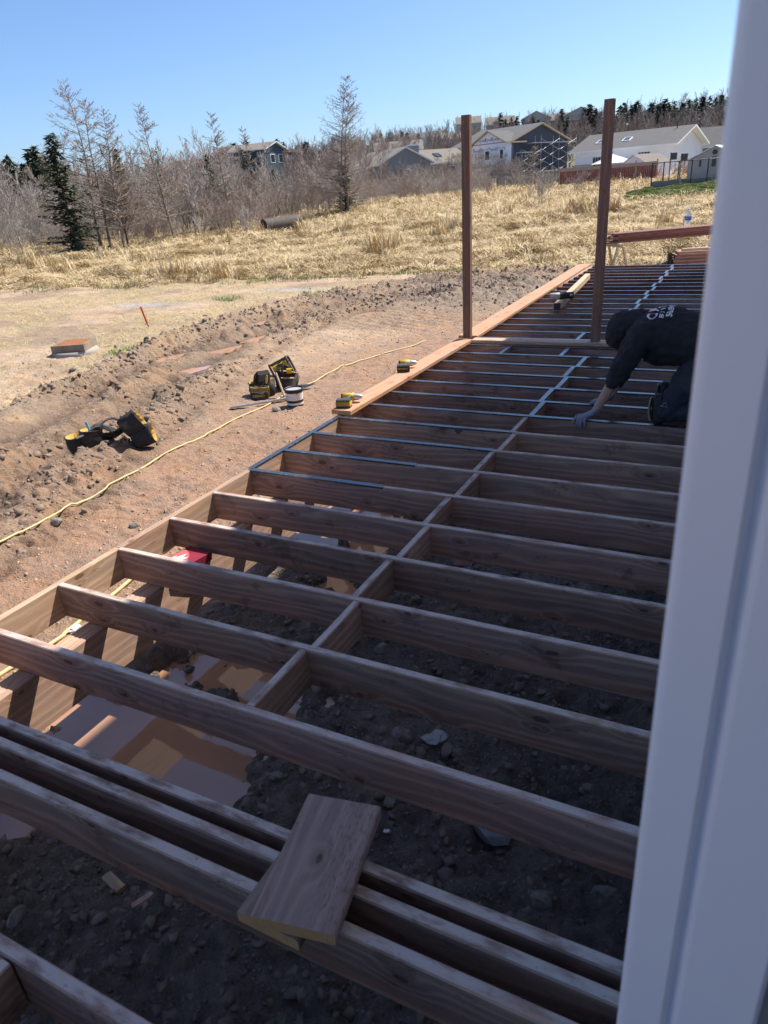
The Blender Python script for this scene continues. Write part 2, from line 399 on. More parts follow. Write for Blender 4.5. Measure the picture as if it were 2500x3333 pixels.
def ground_mat():
    m, nt, b = newmat('earth'); at = N(nt, 'Attribute', attribute_name='gcol'); aw = N(nt, 'Attribute', attribute_name='wet')
    g = N(nt, 'NewGeometry'); v = g.outputs['Position']
    n1 = noise_(nt, v, 2.5, 6, .65); n2 = noise_(nt, v, 22, 6, .7); n3 = noise_(nt, v, 90, 4, .7)
    k = math_(nt, 'ADD', math_(nt, 'MULTIPLY', n1, .55), math_(nt, 'ADD', math_(nt, 'MULTIPLY', n2, .75), math_(nt, 'MULTIPLY', n3, .5)))
    hs = N(nt, 'HueSaturation'); L(nt, at.outputs['Color'], hs.inputs['Color']); L(nt, mrange(nt, k, .5, 1.35, .38, 1.5, 'LINEAR'), hs.inputs['Value'])  # dark end of the mottle deepened to stand in for small crevice shadows
    L(nt, mrange(nt, n1, .3, .7, .8, 1.15, 'LINEAR'), hs.inputs['Saturation'])
    # small stones bedded in the soil
    vo = N(nt, 'TexVoronoi'); vo.inputs['Scale'].default_value = 55; L(nt, v, vo.inputs['Vector'])
    cs = N(nt, 'SeparateColor'); L(nt, vo.outputs['Color'], cs.inputs[0])
    st = math_(nt, 'MULTIPLY', math_(nt, 'GREATER_THAN', cs.outputs[0], .86), mrange(nt, vo.outputs['Distance'], .5, .3))
    c = mix_(nt, math_(nt, 'MULTIPLY', st, .6), hs.outputs[0], (.33, .30, .27))
    L(nt, c, b.inputs['Base Color'])
    L(nt, mrange(nt, aw.outputs['Fac'], 0, 1, .92, .45, 'LINEAR'), b.inputs['Roughness']); b.inputs['Specular IOR Level'].default_value = .3
    hgt = math_(nt, 'ADD', math_(nt, 'MULTIPLY', n2, 1.), math_(nt, 'ADD', math_(nt, 'MULTIPLY', n3, .5), math_(nt, 'MULTIPLY', st, .5)))
    n0 = noise_(nt, v, 7, 5, .7); hgt = math_(nt, 'ADD', hgt, math_(nt, 'MULTIPLY', n0, 1.6)); bump_(nt, hgt, b, .9, .035); return m
EARTH = ground_mat()
def ground_colour(x, y, z, fine):
    ge = grass_edge(x); gr = sm((y-ge+.2)/1.2+(fbm(x, y, 3, 1.2)-.5)*1.4)
    n = fbm(x, y, 4, .7)[..., None]
    mud = np.array((.41, .285, .185))*(1-n)+np.array((.48, .36, .25))*n
    mud = mud*(.80+.36*sm((fbm(x+70, y-20, 4, .9)-.35)/.3))[..., None]; red = np.array((.38, .225, .15))
    kr = np.exp(-((x+1.4)/1.4)**2)*sm((14-y)/5)*.75+.25*np.exp(-((x+3.0)/1.2)**2)
    mud = mud*(1-kr[..., None])+red*kr[..., None]
    td, al = trench_d(x, y); w = np.exp(-(td/1.35)**4)*.62
    w = w*(.75+.9*(fbm(x+8, y, 4, 1.7)-.3)); w = np.clip(w, 0, .95); wb = td+.35*(fbm(x+9, y+3, 3, .8)-.5); rut = np.clip(np.exp(-((np.abs(wb)-.5)/.2)**2)+.8*np.exp(-((wb+1.42)/.14)**2), 0, 1)*.55; mud = mud*(1-rut[..., None])+np.array((.235, .135, .085))*rut[..., None]; mud = mud*(1-w[..., None])+np.array((.225, .15, .105))*w[..., None]
    ch = np.exp(-(((x+2.6)/3.0)**2+((y-15.2)/2.4)**2)**2)*.75
    mud = mud*(1-ch[..., None])+np.array((.25, .205, .17))*ch[..., None]
    # pale gravel patches
    gp = np.maximum(np.exp(-(((x+11.9)/1.2)**2+((y-13.2)/.5)**2)**2), np.exp(-(((x+8.4)/1.5)**2+((y-15.7)/.5)**2)**2))
    gp = np.maximum(gp, np.exp(-(((x+8.6)/1.4)**2+((y-4.6)/.9)**2)**2))*.7
    mud = mud*(1-gp[..., None])+np.array((.45, .43, .41))*gp[..., None]
    gs = sm((fbm(x+50, y, 5, .8)-.44)/.12)*sm((-x-6.0)/2)*.6                           # thin dry grass on the left
    mud = mud*(1-gs[..., None])+np.array((.42, .33, .18))*gs[..., None]
    straw = np.array((.42, .32, .175))*(.7+.5*fbm(x, y, 3, .3)[..., None])
    c = mud*(1-gr[..., None])+straw*gr[..., None]
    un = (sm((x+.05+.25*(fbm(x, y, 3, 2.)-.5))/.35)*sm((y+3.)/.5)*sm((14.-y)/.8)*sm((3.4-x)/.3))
    drab = np.array((.195, .17, .15))*(.75+.5*fbm(x, y, 4, 2.5)[..., None])  # greyer, darker earth within the deck's footprint
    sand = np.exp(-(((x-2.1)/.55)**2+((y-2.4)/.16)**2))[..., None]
    drab = drab*(1-sand*.8)+np.array((.33, .34, .31))*sand*.8
    c = c*(1-un[..., None])+drab*un[..., None]
    wl = np.where(un > .3, WZ_D, WZ_T); near = np.exp(-np.abs(z-wl)/.025)*np.where((x > -.5) | (np.abs(td) < 1.6), 1, 0)*(1-gr)
    c = c*(1-.45*near[..., None])
    far = sm((y-76)/12)
    c = c*(1-far[..., None])+np.array((.15, .135, .085))*far[..., None]
    return c, np.clip(near+.25*un, 0, 1)
def grid(xs, ys, fine, name, sink=None):
    X, Y = np.meshgrid(xs, ys); Z = terrain(X, Y, fine)
    if sink is not None: Z = Z-sink(X, Y)
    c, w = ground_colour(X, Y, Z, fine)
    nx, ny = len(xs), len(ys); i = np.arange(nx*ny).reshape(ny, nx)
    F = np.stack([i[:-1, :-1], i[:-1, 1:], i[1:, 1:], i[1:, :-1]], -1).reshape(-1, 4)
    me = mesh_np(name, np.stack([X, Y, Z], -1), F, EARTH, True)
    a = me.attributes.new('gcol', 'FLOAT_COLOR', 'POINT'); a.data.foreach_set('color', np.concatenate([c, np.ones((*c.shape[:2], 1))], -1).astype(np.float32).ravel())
    a = me.attributes.new('wet', 'FLOAT', 'POINT'); a.data.foreach_set('value', w.astype(np.float32).ravel())
    return tag(link(name, me), kind='structure')
def steps(*seg):
    out = []
    for a, b, d in seg: out += list(np.arange(a, b-1e-6, (b-a)/max(1, round((b-a)/d))))
    return np.array(out+[seg[-1][1]])
XS = steps((-26, -9, .13), (-9, -1.2, .036), (-1.2, -.3, .03), (-.3, 3.0, .017), (3.0, 6, .15))
YS = steps((-4, -1.3, .1), (-1.3, 3.0, .017), (3.0, 12, .036), (12, 18.5, .06), (18.5, 21, .12))
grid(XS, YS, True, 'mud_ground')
fx = steps((-700, -90, 14.), (-90, -26, 1.6), (-26, 6, 1.), (6, 40, 1.7), (40, 700, 15.)); fy = steps((-80, -4, 6.), (-4, 21, 1.), (21, 90, .9), (90, 1000, 13.))
grid(fx, fy, False, 'ground', lambda X, Y: .5*sm((X+26.05)/1.2)*sm((6.05-X)/1.2)*sm((Y+4.05)/1.2)*sm((21.05-Y)/1.2)+np.where((X > -25.9) & (X < 5.9) & (Y > -3.9) & (Y < 20.9), .12, 0))

def water_mat(name, col, rough=.045):
    m, nt, b = newmat(name); g = N(nt, 'NewGeometry'); v = g.outputs['Position']
    c = mix_(nt, noise_(nt, v, 3, 4), tuple(k*.8 for k in col), tuple(k*1.2 for k in col)); L(nt, c, b.inputs['Base Color'])
    b.inputs['Roughness'].default_value = rough; b.inputs['IOR'].default_value = 1.5; b.inputs['Specular IOR Level'].default_value = 1.
    bump_(nt, noise_(nt, v, 9, 3), b, .05, .012); return m
WATER = water_mat('muddy_water', (.36, .205, .125)); WATER2 = water_mat('orange_muddy_water', (.42, .235, .15))
tag(MB().add([(-.32, -1.2, WZ_D), (1.3, -1.2, WZ_D), (1.3, 4.6, WZ_D), (-.32, 4.6, WZ_D)], [(0, 1, 2, 3)]).build('puddle', WATER), kind='structure')
for px, py, a, b_, ang in PUD:
    n = 28; vs = []
    for k in range(n):
        w = 2*math.pi*k/n; q = 1+.18*math.sin(3*w+px*7)+.1*math.sin(5*w+py*5)
        u, v_ = a*1.25*q*math.cos(w), b_*1.5*q*math.sin(w); c, s = math.cos(R(ang)), math.sin(R(ang)); vs.append((px+u*c-v_*s, py+u*s+v_*c, WZ_T))
    tag(MB().add(vs, [tuple(range(n))]).build('puddle', WATER2), kind='structure')
# ------------------------------------------------------------------ deck frame
_lm = {}
def lumber_mesh(Ln, th, ht, mat, end=None, ch=.0045):
    key = (round(Ln, 3), th, ht, mat.name, end.name if end else '')
    if key in _lm: return _lm[key]
    m = MB(); m.box((0, 0, 0), (Ln, th, ht), 0, ch=ch); m.m[-1] = m.m[-2] = 1
    me = bpy.data.meshes.new('lumber'); me.from_pydata(m.v, [], m.f); me.materials.append(mat); me.materials.append(end or ENDB)
    me.polygons.foreach_set('material_index', m.m); me.update(); _lm[key] = me
    return me
def lumber(name, c, Ln, th, ht, mat, parent=None, rot=(0, 0, 0), end=None):
    return link(name, lumber_mesh(Ln, th, ht, mat, end), parent, c, rot)
SP = .4064; JT = .038; JH = .184; XW = 2.93
deck = empty('unfinished_deck', (0, 0, -.184), 0, 'long unfinished deck of parallel brown joists beside the house', 'deck')
def dchild(o): o.location = Vector(o.location)-Vector(deck.location); return o
NJ = 34
def joist(y, x0=.0, x1=XW-.04, mat=None): return dchild(lumber('joist', ((x0+x1)/2, y+JT/2, -JH/2), x1-x0, JT, JH, mat or WOOD, deck, (0, 0, rnd.uniform(-.0012, .0012))))
for k in range(NJ): joist(k*SP, mat=WOODR if k > 24 else None)
for y in (-.407, -.482, -.588, -.985, -1.39, -1.80): joist(y)
# rim boards butted end to end, inner face at x = 0
for a, b in ((-1.9, .83), (.834, 4.95), (4.954, 9.6), (9.604, (NJ-1)*SP+JT)):
    dchild(lumber('rim_joist', (-JT/2-.001, (a+b)/2, -JH/2), b-a, JT, JH, WOODT, deck, (0, 0, math.pi/2)))
for a, b in ((-1.9, 3.1), (3.104, 8.2), (8.204, (NJ-1)*SP+JT)):
    dchild(lumber('ledger', (XW-.04+JT/2+.001, (a+b)/2, -JH/2), b-a, JT, JH, WOOD, deck, (0, 0, math.pi/2)))
blocks = {}
for k in range(NJ-1):
    if k == 14: xs = (.585, 1.232)
    elif k == 15: xs = ()
    elif k == 16: xs = (1.222,)
    elif k < 14: xs = (1.468+(.028 if k % 2 else -.003),)
    else: xs = (1.515+(.024 if k % 2 else -.02),)
    for x in xs: dchild(lumber('blocking', (x, k*SP+JT+(SP-JT)/2, -JH/2-.001), SP-JT-.002, JT, JH-.006, WOOD, deck, (0, 0, math.pi/2))); blocks.setdefault(k, []).append(x)
dchild(lumber('blocking', (1.465, -.985-.19, -JH/2-.001), .366, JT, JH-.006, WOOD, deck, (0, 0, math.pi/2)))
# three-ply carrying beam under the joists near the rim, and its steel piles
for i, x in enumerate((.1685, .2068, .2451)):
    for a, b in ((-1.9, 2.9), (2.904, 8.1), (8.104, 13.3)):
        o = (i-1)*.55; dchild(lumber('beam_ply', (x, (a+b)/2, -JH-.143-.001-.002*(i == 1)), b-a, JT, .284, WOODT, deck, (0, 0, math.pi/2)))
for i, x in enumerate((2.3,)):
    pass
STEEL = plain('galvanised_steel', (.42, .42, .42), .45, .15, 20, .85); MUDPIPE = plain('mud_smeared_pipe', (.36, .29, .22), .7, .25, 14, .3, .3)
for y in (-1.0, 1.40, 3.9, 6.5, 9.0, 11.5):
    m = MB(); m.tube([(0, 0, -1.0), (0, 0, -.52)], .044, 14); m.box((0, 0, -.478-.006), (.15, .16, .010)); m.tube([(0, 0, -.53), (0, 0, -.49)], .03, 10)
    dchild(m.build('steel_pile', MUDPIPE, deck, (.207, y, 0)))
# black self-adhesive tape on top of the joists that have been sealed
def tape(x0, x1, y0, y1, z=.0015, w=None):
    m = MB(); n = max(2, int((x1-x0+y1-y0)/.25)); vs = []; fs = []
    along_x = (x1-x0) > (y1-y0)
    for i in range(n+1):
        t = i/n; j = rnd.uniform(-.0015, .0015)
        if along_x:
            X = x0+(x1-x0)*t; vs += [(X, y0+j, z-.012), (X, y0+j-.0012, z+.0005), (X, y1+j+.0012, z+.0005), (X, y1+j, z-.012)]
        else:
            Y = y0+(y1-y0)*t; vs += [(x1+j, Y, z-.012), (x1+j+.0012, Y, z+.0005), (x0+j-.0012, Y, z+.0005), (x0+j, Y, z-.012)]
    for i in range(n):
        for k in range(3): fs.append((i*4+k, i*4+4+k, i*4+5+k, i*4+1+k)[::-1])
    m.add(vs, fs); return dchild(m.build('joist_tape', TAPE, deck))
ends = {5: 1.02, 6: 1.06, 7: 1.46, 8: 1.50}
for k in range(5, NJ):
    x1 = ends.get(k, XW-.06); tape(-.02 if k < 9 else .003, x1, k*SP-.0005, k*SP+JT+.0005)
    for x in blocks.get(k, []):
        if k >= 9: tape(x-JT/2-.0004, x+JT/2+.0004, k*SP+JT+.003, (k+1)*SP-.003, .0012)
tape(-JT-.0016, .0002, 2.06, 3.36, .003)
for k, x in ((5, -.0), (8, 1.02), (20, .9)):      # a flap of tape hanging over a joist face
    m = MB(); m.add([(0, -.0016, .003), (.07, -.0016, .003), (.062, -.004, -.028), (.04, -.006, -.045), (.022, -.004, -.04), (.006, -.003, -.02)], [(0, 5, 4, 3, 2, 1)])
    dchild(m.build('tape_flap', TAPE, deck, (x, k*SP-.002, 0)))

# ------------------------------------------------------------------ loose lumber on the frame
def tlumber(name, c, Ln, th, ht, mat, rot, label, cat, group=None, end=None): return tag(lumber(name, c, Ln, th, ht, mat, None, rot, end), label, cat, group)
def plank_between(name, a, b, w, t, mat, label, z):
    d = Vector((b[0]-a[0], b[1]-a[1], 0)); return tlumber(name, ((a[0]+b[0])/2, (a[1]+b[1])/2, z+t/2), d.length, w, t, mat, (0, 0, math.atan2(d.y, d.x)), label, 'board', None, ENDY)
plank_between('plank', (-.012, 3.32), (.0, 6.205), .184, .038, WOODO, 'sunlit orange brown plank lying on the rim under the two cordless drills', .004)
plank_between('plank', (-.03, 6.40), (-.168, 13.45), .235, .038, WOODO, 'long orange brown plank on the rim beyond the left post', .004)
plank_between('plank', (.10, 6.235), (2.45, 6.262), .140, .038, WOODT, 'flat board laid across the joists between the two posts', .004)
def post(c, h, rz, label, tilt=(0, 0)):
    m = MB(); m.box((0, 0, 0), (h, .089, .089), 0, ch=.006); m.m[-1] = m.m[-2] = 1
    m.v = [(-z, y, x) for x, y, z in m.v]
    o = m.build('deck_post', [WOODPV, ENDB], None, (c[0], c[1], c[2]+h/2), (tilt[0], tilt[1], rz)); return tag(o, label, 'post', 'posts standing on the deck frame')
# posts use the same timber with the grain running upward
def vertical(mat):
    m = mat.copy(); m.name = mat.name+'_upright'; nt = m.node_tree
    for n in list(nt.nodes):
        if n.type == 'TEX_COORD':
            s = N(nt, 'SeparateXYZ'); c = N(nt, 'CombineXYZ'); L(nt, n.outputs['Object'], s.inputs[0])
            L(nt, s.outputs[2], c.inputs[0]); L(nt, s.outputs[1], c.inputs[1]); L(nt, s.outputs[0], c.inputs[2])
            for l in list(nt.links):
                if l.from_node == n and l.to_node != s: nt.links.new(c.outputs[0], l.to_socket)
    return m
WOODPV = vertical(WOODP); WOODV = vertical(WOODY)
post((.018, 6.30, .0435), 2.275, R(4), 'brown square post standing at the rim end of the flat cross board', (0, R(.7)))
post((1.478, 6.262, .0425), 2.265, R(-3), 'brown square post standing on the cross board beside the kneeling worker', (0, R(.2)))
# 4x4 lying across the far joists
p0 = np.array((.53, 8.42)); p1 = np.array((.29, 11.55)); d = p1-p0
tlumber('timber_offcut', (*((p0+p1)/2), .0445+.003), float(np.hypot(*d)), .089, .089, WOODY, (0, 0, math.atan2(d[1], d[0])), 'pale square timber with a black sealed end lying across the far joists', 'timber', None, ENDB)
BLACK = plain('black_plastic', (.018, .018, .02), .5, .2, 30, bump=.1); DGREY = plain('dark_grey_plastic', (.06, .062, .068), .55, .2, 25)
th = math.atan2(d[1], d[0])
tag(MB().box((0, 0, 0), (.006, .091, .091)).build('end_cap', BLACK, None, (p0[0]-math.cos(th)*.0036, p0[1]-math.sin(th)*.0036, .0475), (0, 0, th)), 'black square sealing cap on the end of the pale timber', 'cap')
# scrap boards across the three doubled joists
tlumber('board_offcut', (2.050, -.468, .0195+.002), .40, .19, .038, WOODS, (0, 0, R(89)), 'lower of two stacked board offcuts lying across the near joists', 'board', None, ENDY)
tlumber('board_offcut', (2.088, -.468, .0575+.0035), .395, .225, .038, WOODS, (0, 0, R(100.5)), 'upper board offcut with yellow cut end stacked on another', 'board', None, ENDY)
CONC = plain('dried_mortar', (.34, .33, .33), .9, .2, 60, bump=.6)

# ------------------------------------------------------------------ the house the camera stands in (mostly out of frame; it shades the deck)
house = empty('house', (XW, 0, -.75), 0, 'white trimmed house wall and door frame beside the deck', 'house')
VINYL = plain('sky_tinted_vinyl', (.80, .85, .94), .34, .02, 3.); SIDING = plain('pale_siding', (.82, .82, .82), .6, .06, 4.); ROOFM = plain('house_shingle', (.07, .07, .075), .9, .2, 8., bump=.5)  # vinyl tinted with sky blue; unseen siding whitened to bounce light onto the deck
SOFF = plain('white_soffit', (.84, .84, .84), .6, .04, 3.); FLOORM = plain('pale_floor', (.62, .57, .50), .5, .08, 5.); CONCF = plain('foundation_concrete', (.33, .32, .31), .9, .12, 6., bump=.3)  # unseen soffit whitened for the same bounce
def hpart(name, a, b, mat, parent=None, ch=0):
    c = [(p+q)/2 for p, q in zip(a, b)]; dd = [abs(q-p) for p, q in zip(a, b)]
    o = MB().box((0, 0, 0), dd, ch=ch).build(name, mat, house if parent is None else parent); o.location = Vector(c)-Vector(house.location); return o
DY0, DY1, DZ0, DZ1 = -2.78, -.94, -.05, 2.06
YH0, YH1, XI = -7.5, 14.0, XW+.16
for nm, a, b in (('wall', (XW, DY1, DZ0), (XI, YH1, 5.4)), ('wall', (XW, YH0, DZ0), (XI, DY0, 5.4)), ('wall', (XW, DY0, DZ1), (XI, DY1, 5.4)), ('wall', (XI, YH1-.16, DZ0), (9.5, YH1, 5.4)), ('wall', (XI, YH0, DZ0), (9.5, YH0+.16, 5.4)), ('wall', (9.34, YH0+.16, DZ0), (9.5, YH1-.16, 5.4))): hpart(nm, a, b, SIDING)
hpart('foundation', (XW+.02, YH0, -1.2), (9.5, YH1, -.30), CONCF); hpart('floor', (XW+.01, YH0+.2, -.30), (9.4, YH1-.2, -.052), FLOORM); hpart('ceiling', (XI, YH0+.2, 2.5), (9.3, YH1-.2, 2.6), SOFF)
XE, ZE = .485+.34*5.35, 5.35
m = MB(); xm = (XE+9.5)/2+.2
m.add([(XE, YH0-.3, ZE), (xm, YH0-.3, ZE+1.9), (10.2, YH0-.3, ZE), (XE, YH1+.0, ZE), (xm, YH1+.0, ZE+1.9), (10.2, YH1+.0, ZE)], [(0, 1, 4, 3), (1, 2, 5, 4), (0, 3, 5, 2), (0, 2, 1), (3, 4, 5)])
o = m.build('roof', ROOFM, house); o.location = -Vector(house.location)
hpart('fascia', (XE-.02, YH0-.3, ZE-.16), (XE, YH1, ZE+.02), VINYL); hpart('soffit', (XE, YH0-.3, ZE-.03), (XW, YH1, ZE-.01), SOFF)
# door frame: stepped white vinyl profile, sky blue put into its colour; its far jamb is what the camera sees at its right
def jamb(y, s, name='door_jamb'):
    """profile in x, extruded in z; s=+1 for the jamb on the +y side"""
    prof = [(-.036, .10), (-.036, .040), (-.0345, .0345), (-.031, .031), (-.027, .0285), (.013, .010), (.018, .0115), (.0205, .019), (.0235, .0185), (.026, .007), (.031, .003), (.096, -.028), (.100, -.027), (.100, .030), (.165, .030), (.165, .10)]  # visible faces slanted outward so the jamb catches more sky
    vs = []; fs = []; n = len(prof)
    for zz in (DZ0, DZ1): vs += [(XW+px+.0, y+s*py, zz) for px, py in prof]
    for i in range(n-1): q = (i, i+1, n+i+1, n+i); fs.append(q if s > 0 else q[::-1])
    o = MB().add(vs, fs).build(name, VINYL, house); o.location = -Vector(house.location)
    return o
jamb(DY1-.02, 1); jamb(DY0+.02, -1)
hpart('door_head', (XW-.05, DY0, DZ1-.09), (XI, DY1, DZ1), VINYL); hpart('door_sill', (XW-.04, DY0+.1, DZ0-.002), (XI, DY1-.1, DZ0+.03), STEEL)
# ------------------------------------------------------------------ small shapes
def rock_mesh(seed, sub=2, jag=.28, mat=None, flat=.7):
    bm = bmesh.new(); bmesh.ops.create_icosphere(bm, subdivisions=sub, radius=1.); r_ = random.Random(seed)
    ax = [Vector((r_.gauss(0, 1), r_.gauss(0, 1), r_.gauss(0, 1))).normalized() for _ in range(7)]; of = [r_.uniform(.45, .85) for _ in ax]
    for v in bm.verts:
        p = v.co.copy()
        for a, o in zip(ax, of):                       # flat broken facets
            dd = p.dot(a)
            if dd > o: p -= a*(dd-o)*.97
        p *= 1+r_.uniform(-jag, jag)*.25
        v.co = Vector((p.x, p.y*(.75+.2*math.sin(seed)), p.z*flat))
    me = bpy.data.meshes.new('stone'); bm.to_mesh(me); bm.free()
    if mat: me.materials.append(mat)
    return me
STONE = plain('grey_stone', (.215, .20, .185), .9, .3, 3., bump=.6, dirt=((.12, .10, .085), .8)); STONEB = plain('blue_grey_stone', (.22, .235, .26), .8, .25, 3., bump=.35, dirt=((.17, .14, .12), .5))
MUDM = plain('wet_clod', (.215, .16, .122), .9, .3, 4., bump=.8); MUDD = plain('drab_clod', (.18, .152, .133), .92, .3, 4., bump=.8); MUDL = plain('dry_clod', (.40, .275, .19), .95, .25, 4., bump=.8)
STONED = plain('dull_gravel', (.15, .135, .122), .95, .35, 3., bump=.6, dirt=((.09, .075, .065), .8))
_rm = [rock_mesh(s, 2, .28, STONE) for s in range(5)]+[rock_mesh(9, 2, .2, STONEB, .6)]
def stone(px, py, r, k, label, z=None, squash=1.):
    q = at_z(px, py, -.72); zz = gz(q[0], q[1]); o = link('stone', _rm[k], None, (q[0], q[1], zz+r*.18), (rnd.uniform(-.2, .2), rnd.uniform(-.2, .2), rnd.uniform(0, 6)))
    o.scale = (r, r, r*squash); return tag(o, label, 'stone')
D = 2500/1659
stone(1065*D, 1815*D, .105, 5, 'broad blue grey stone on the dark soil below the joists')
stone(1305*D, 1955*D, .052, 1, 'round dark stone on the soil near the door frame')
stone(870*D, 1612*D, .055, 2, 'brown stone beside the crumpled clear plastic')
stone(965*D, 1632*D, .045, 0, 'small stone touching the crumpled clear plastic')
stone(550*D, 2010*D, .062, 3, 'square grey stone on the soil near the stacked offcuts')
stone(60*D, 2036*D, .046, 4, 'pale rounded stone on the soil behind the corner joist')
stone(235*D, 2040*D, .03, 0, 'upright oblong stone on soil beside the brown wood chip')
stone(825*D, 1420*D, .05, 2, 'grey stone lying at the foot of the second blocking')
stone(770*D, 1395*D, .085, 4, 'muddy boulder half buried beside the second blocking')
stone(1165*D, 1980*D, .05, 3, 'flat grey stone on soil beyond the doubled joists')
stone(415*D, 1990*D, .03, 1, 'small stone on soil just right of the brown wood chip')
for i in range(34):                                           # smaller stones scattered over the mud
    x = rnd.uniform(-8.5, -1.0); y = rnd.uniform(2., 14.); r = rnd.uniform(.025, .07); zz = gz(x, y)
    o = link('stone', _rm[i % 5], None, (x, y, zz+r*.15), (rnd.uniform(-.3, .3), rnd.uniform(-.3, .3), rnd.uniform(0, 6))); o.scale = (r, r, r); tag(o, 'small grey stone lying on the churned mud of the yard', 'stone', 'stones in the yard')
for i in range(26):
    x = rnd.uniform(.9, 2.9); y = rnd.uniform(-1.0, 2.6); r = rnd.uniform(.014, .038); zz = gz(x, y)
    o = link('stone', _rm[i % 6], None, (x, y, zz+r*.2), (rnd.uniform(-.3, .3), rnd.uniform(-.3, .3), rnd.uniform(0, 6))); o.scale = (r, r, r); tag(o, 'small stone on the dark soil under the deck joists', 'stone', 'stones under the deck')
def scatter(name, label, cat, n, pos, rfun, mats, seed=1, sub=1):
    """one object of many tiny lumps (nobody could count them)"""
    rs = np.random.RandomState(seed); base = []
    for k in range(6):
        me = rock_mesh(seed*10+k, sub, 2.2, None, .8); v = np.empty(len(me.vertices)*3, np.float32); me.vertices.foreach_get('co', v); f = np.array([p.vertices[:] for p in me.polygons]); base.append((v.reshape(-1, 3), f)); bpy.data.meshes.remove(me)
    V = []; F = []; nv = 0; P = pos(rs, n); Rr = rfun(rs, len(P)); Z = terrain(P[:, 0], P[:, 1])
    for i in range(len(P)):
        v, f = base[i % 6]; a = rs.uniform(0, 6.28); c, s = math.cos(a), math.sin(a); tl = rs.uniform(-.6, .6)
        q = v*Rr[i]; q = np.stack([q[:, 0]*c-q[:, 1]*s, q[:, 0]*s+q[:, 1]*c, q[:, 2]+q[:, 0]*tl*.3], -1)+np.array((P[i, 0], P[i, 1], Z[i]-Rr[i]*.12))
        V.append(q); F.append(f+nv); nv += len(v)
    o = link(name, mesh_np(name, np.concatenate(V), np.concatenate(F), mats)); return tag(o, label, cat, kind='stuff')
def pos_trench(rs, n):
    t = rs.uniform(0, len(TR)-1.001, n); i = t.astype(int); f = (t-i)[:, None]; p = TR[i]*(1-f)+TR[i+1]*f
    d = TR[i+1]-TR[i]; nn = np.stack([-d[:, 1], d[:, 0]], -1)/np.hypot(d[:, 0], d[:, 1])[:, None]
    off = np.where(rs.rand(n) < .6, rs.choice([-1, 1], n)*(1.0+rs.normal(0, .22, n)), rs.uniform(-1.5, 1.5, n)); q = p+nn*off[:, None]
    keep = fbm(q[:, 0]+31, q[:, 1], 3, .5) > .38; return q[keep]
scatter('mud_clods', 'loose dark clods thrown up along the tyre ruts', 'mud', 9000, pos_trench, lambda rs, n: .012+.05*rs.rand(n)**3.5, MUDM, 1)
scatter('mud_clods', 'rough grey clods where machines turned beyond the ruts', 'mud', 2200, lambda rs, n: np.stack([rs.normal(-2.9, 1.7, n), rs.normal(15.3, 1.3, n)], -1), lambda rs, n: .012+.05*rs.rand(n)**3, MUDM, 2)
scatter('mud_crumbs', 'dry crumbs of mud and grit over the trodden yard', 'mud', 9000, lambda rs, n: np.stack([-.6-9*rs.rand(n)**1.3, .3+14*rs.rand(n)**1.3], -1), lambda rs, n: .005+.020*rs.rand(n)**3, MUDL, 3)
scatter('gravel', 'fine gravel mixed into the dark soil under the deck', 'gravel', 8000, lambda rs, n: (lambda x, y: np.stack([x, y], -1)[(terrain(x, y) > WZ_D+.01) & ((np.abs(x-1.7) < 1.3) | (y < -.1))])(rs.uniform(.1, 3.0, n), -1.3+5.*rs.rand(n)**1.3), lambda rs, n: .003+.013*rs.rand(n)**3.5, STONED, 4)
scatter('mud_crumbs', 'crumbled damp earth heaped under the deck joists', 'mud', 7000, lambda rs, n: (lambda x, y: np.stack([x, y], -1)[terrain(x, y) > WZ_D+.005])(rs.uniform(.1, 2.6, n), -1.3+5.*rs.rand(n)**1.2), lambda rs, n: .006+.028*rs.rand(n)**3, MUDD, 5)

# straw, twigs and tufts on the bare ground
STRAW = plain('dry_straw', (.60, .47, .26), .8, .3, 3.); GREEN = plain('green_grass', (.14, .22, .045), .7, .3, 2.)
def blades(name, label, cat, P, Ln, lean, mats, seed=0, width=.008, dirs=None, zoff=0., fine=True, tint=None, upfrac=None):
    """bent grass blades, five vertices each, in one mesh"""
    rs = np.random.RandomState(seed); n = len(P); Ln = Ln*np.ones(n); width = width*np.ones(n)
    z = terrain(P[:, 0], P[:, 1], fine)+zoff; a = rs.uniform(0, 6.283, n) if dirs is None else dirs
    dx, dy = np.cos(a), np.sin(a); le = lean*np.ones(n)          # le: 0 upright, 1 flat
    b = np.stack([P[:, 0], P[:, 1], z], -1); d = np.stack([dx, dy, 0*dx], -1); sd = np.stack([-dy, dx, 0*dx], -1); upv = np.array((0, 0, 1.))
    hgt = Ln*np.sqrt(np.clip(1-le**2, .002, 1)); run = Ln*le
    m1 = b+d*(run*.38)[:, None]+upv*(hgt*.72)[:, None]; t = b+d*run[:, None]+upv*(hgt*(1-.35*le))[:, None]
    w = (width/2)[:, None]
    V = np.stack([b-sd*w, b+sd*w, m1+sd*w*.8, m1-sd*w*.8, t], 1).reshape(-1, 3)
    i = np.arange(n)[:, None]*5; F = np.concatenate([i+np.array((0, 1, 2)), i+np.array((0, 2, 3)), i+np.array((3, 2, 4))], 0)
    me = mesh_np(name, V, F, mats)
    if tint is not None:
        at = me.attributes.new('gcol', 'FLOAT_COLOR', 'POINT'); c = np.repeat(np.concatenate([tint, np.ones((n, 1))], -1)[:, None], 5, 1); at.data.foreach_set('color', c.astype(np.float32).ravel())
    return tag(link(name, me), label, cat, kind='stuff')
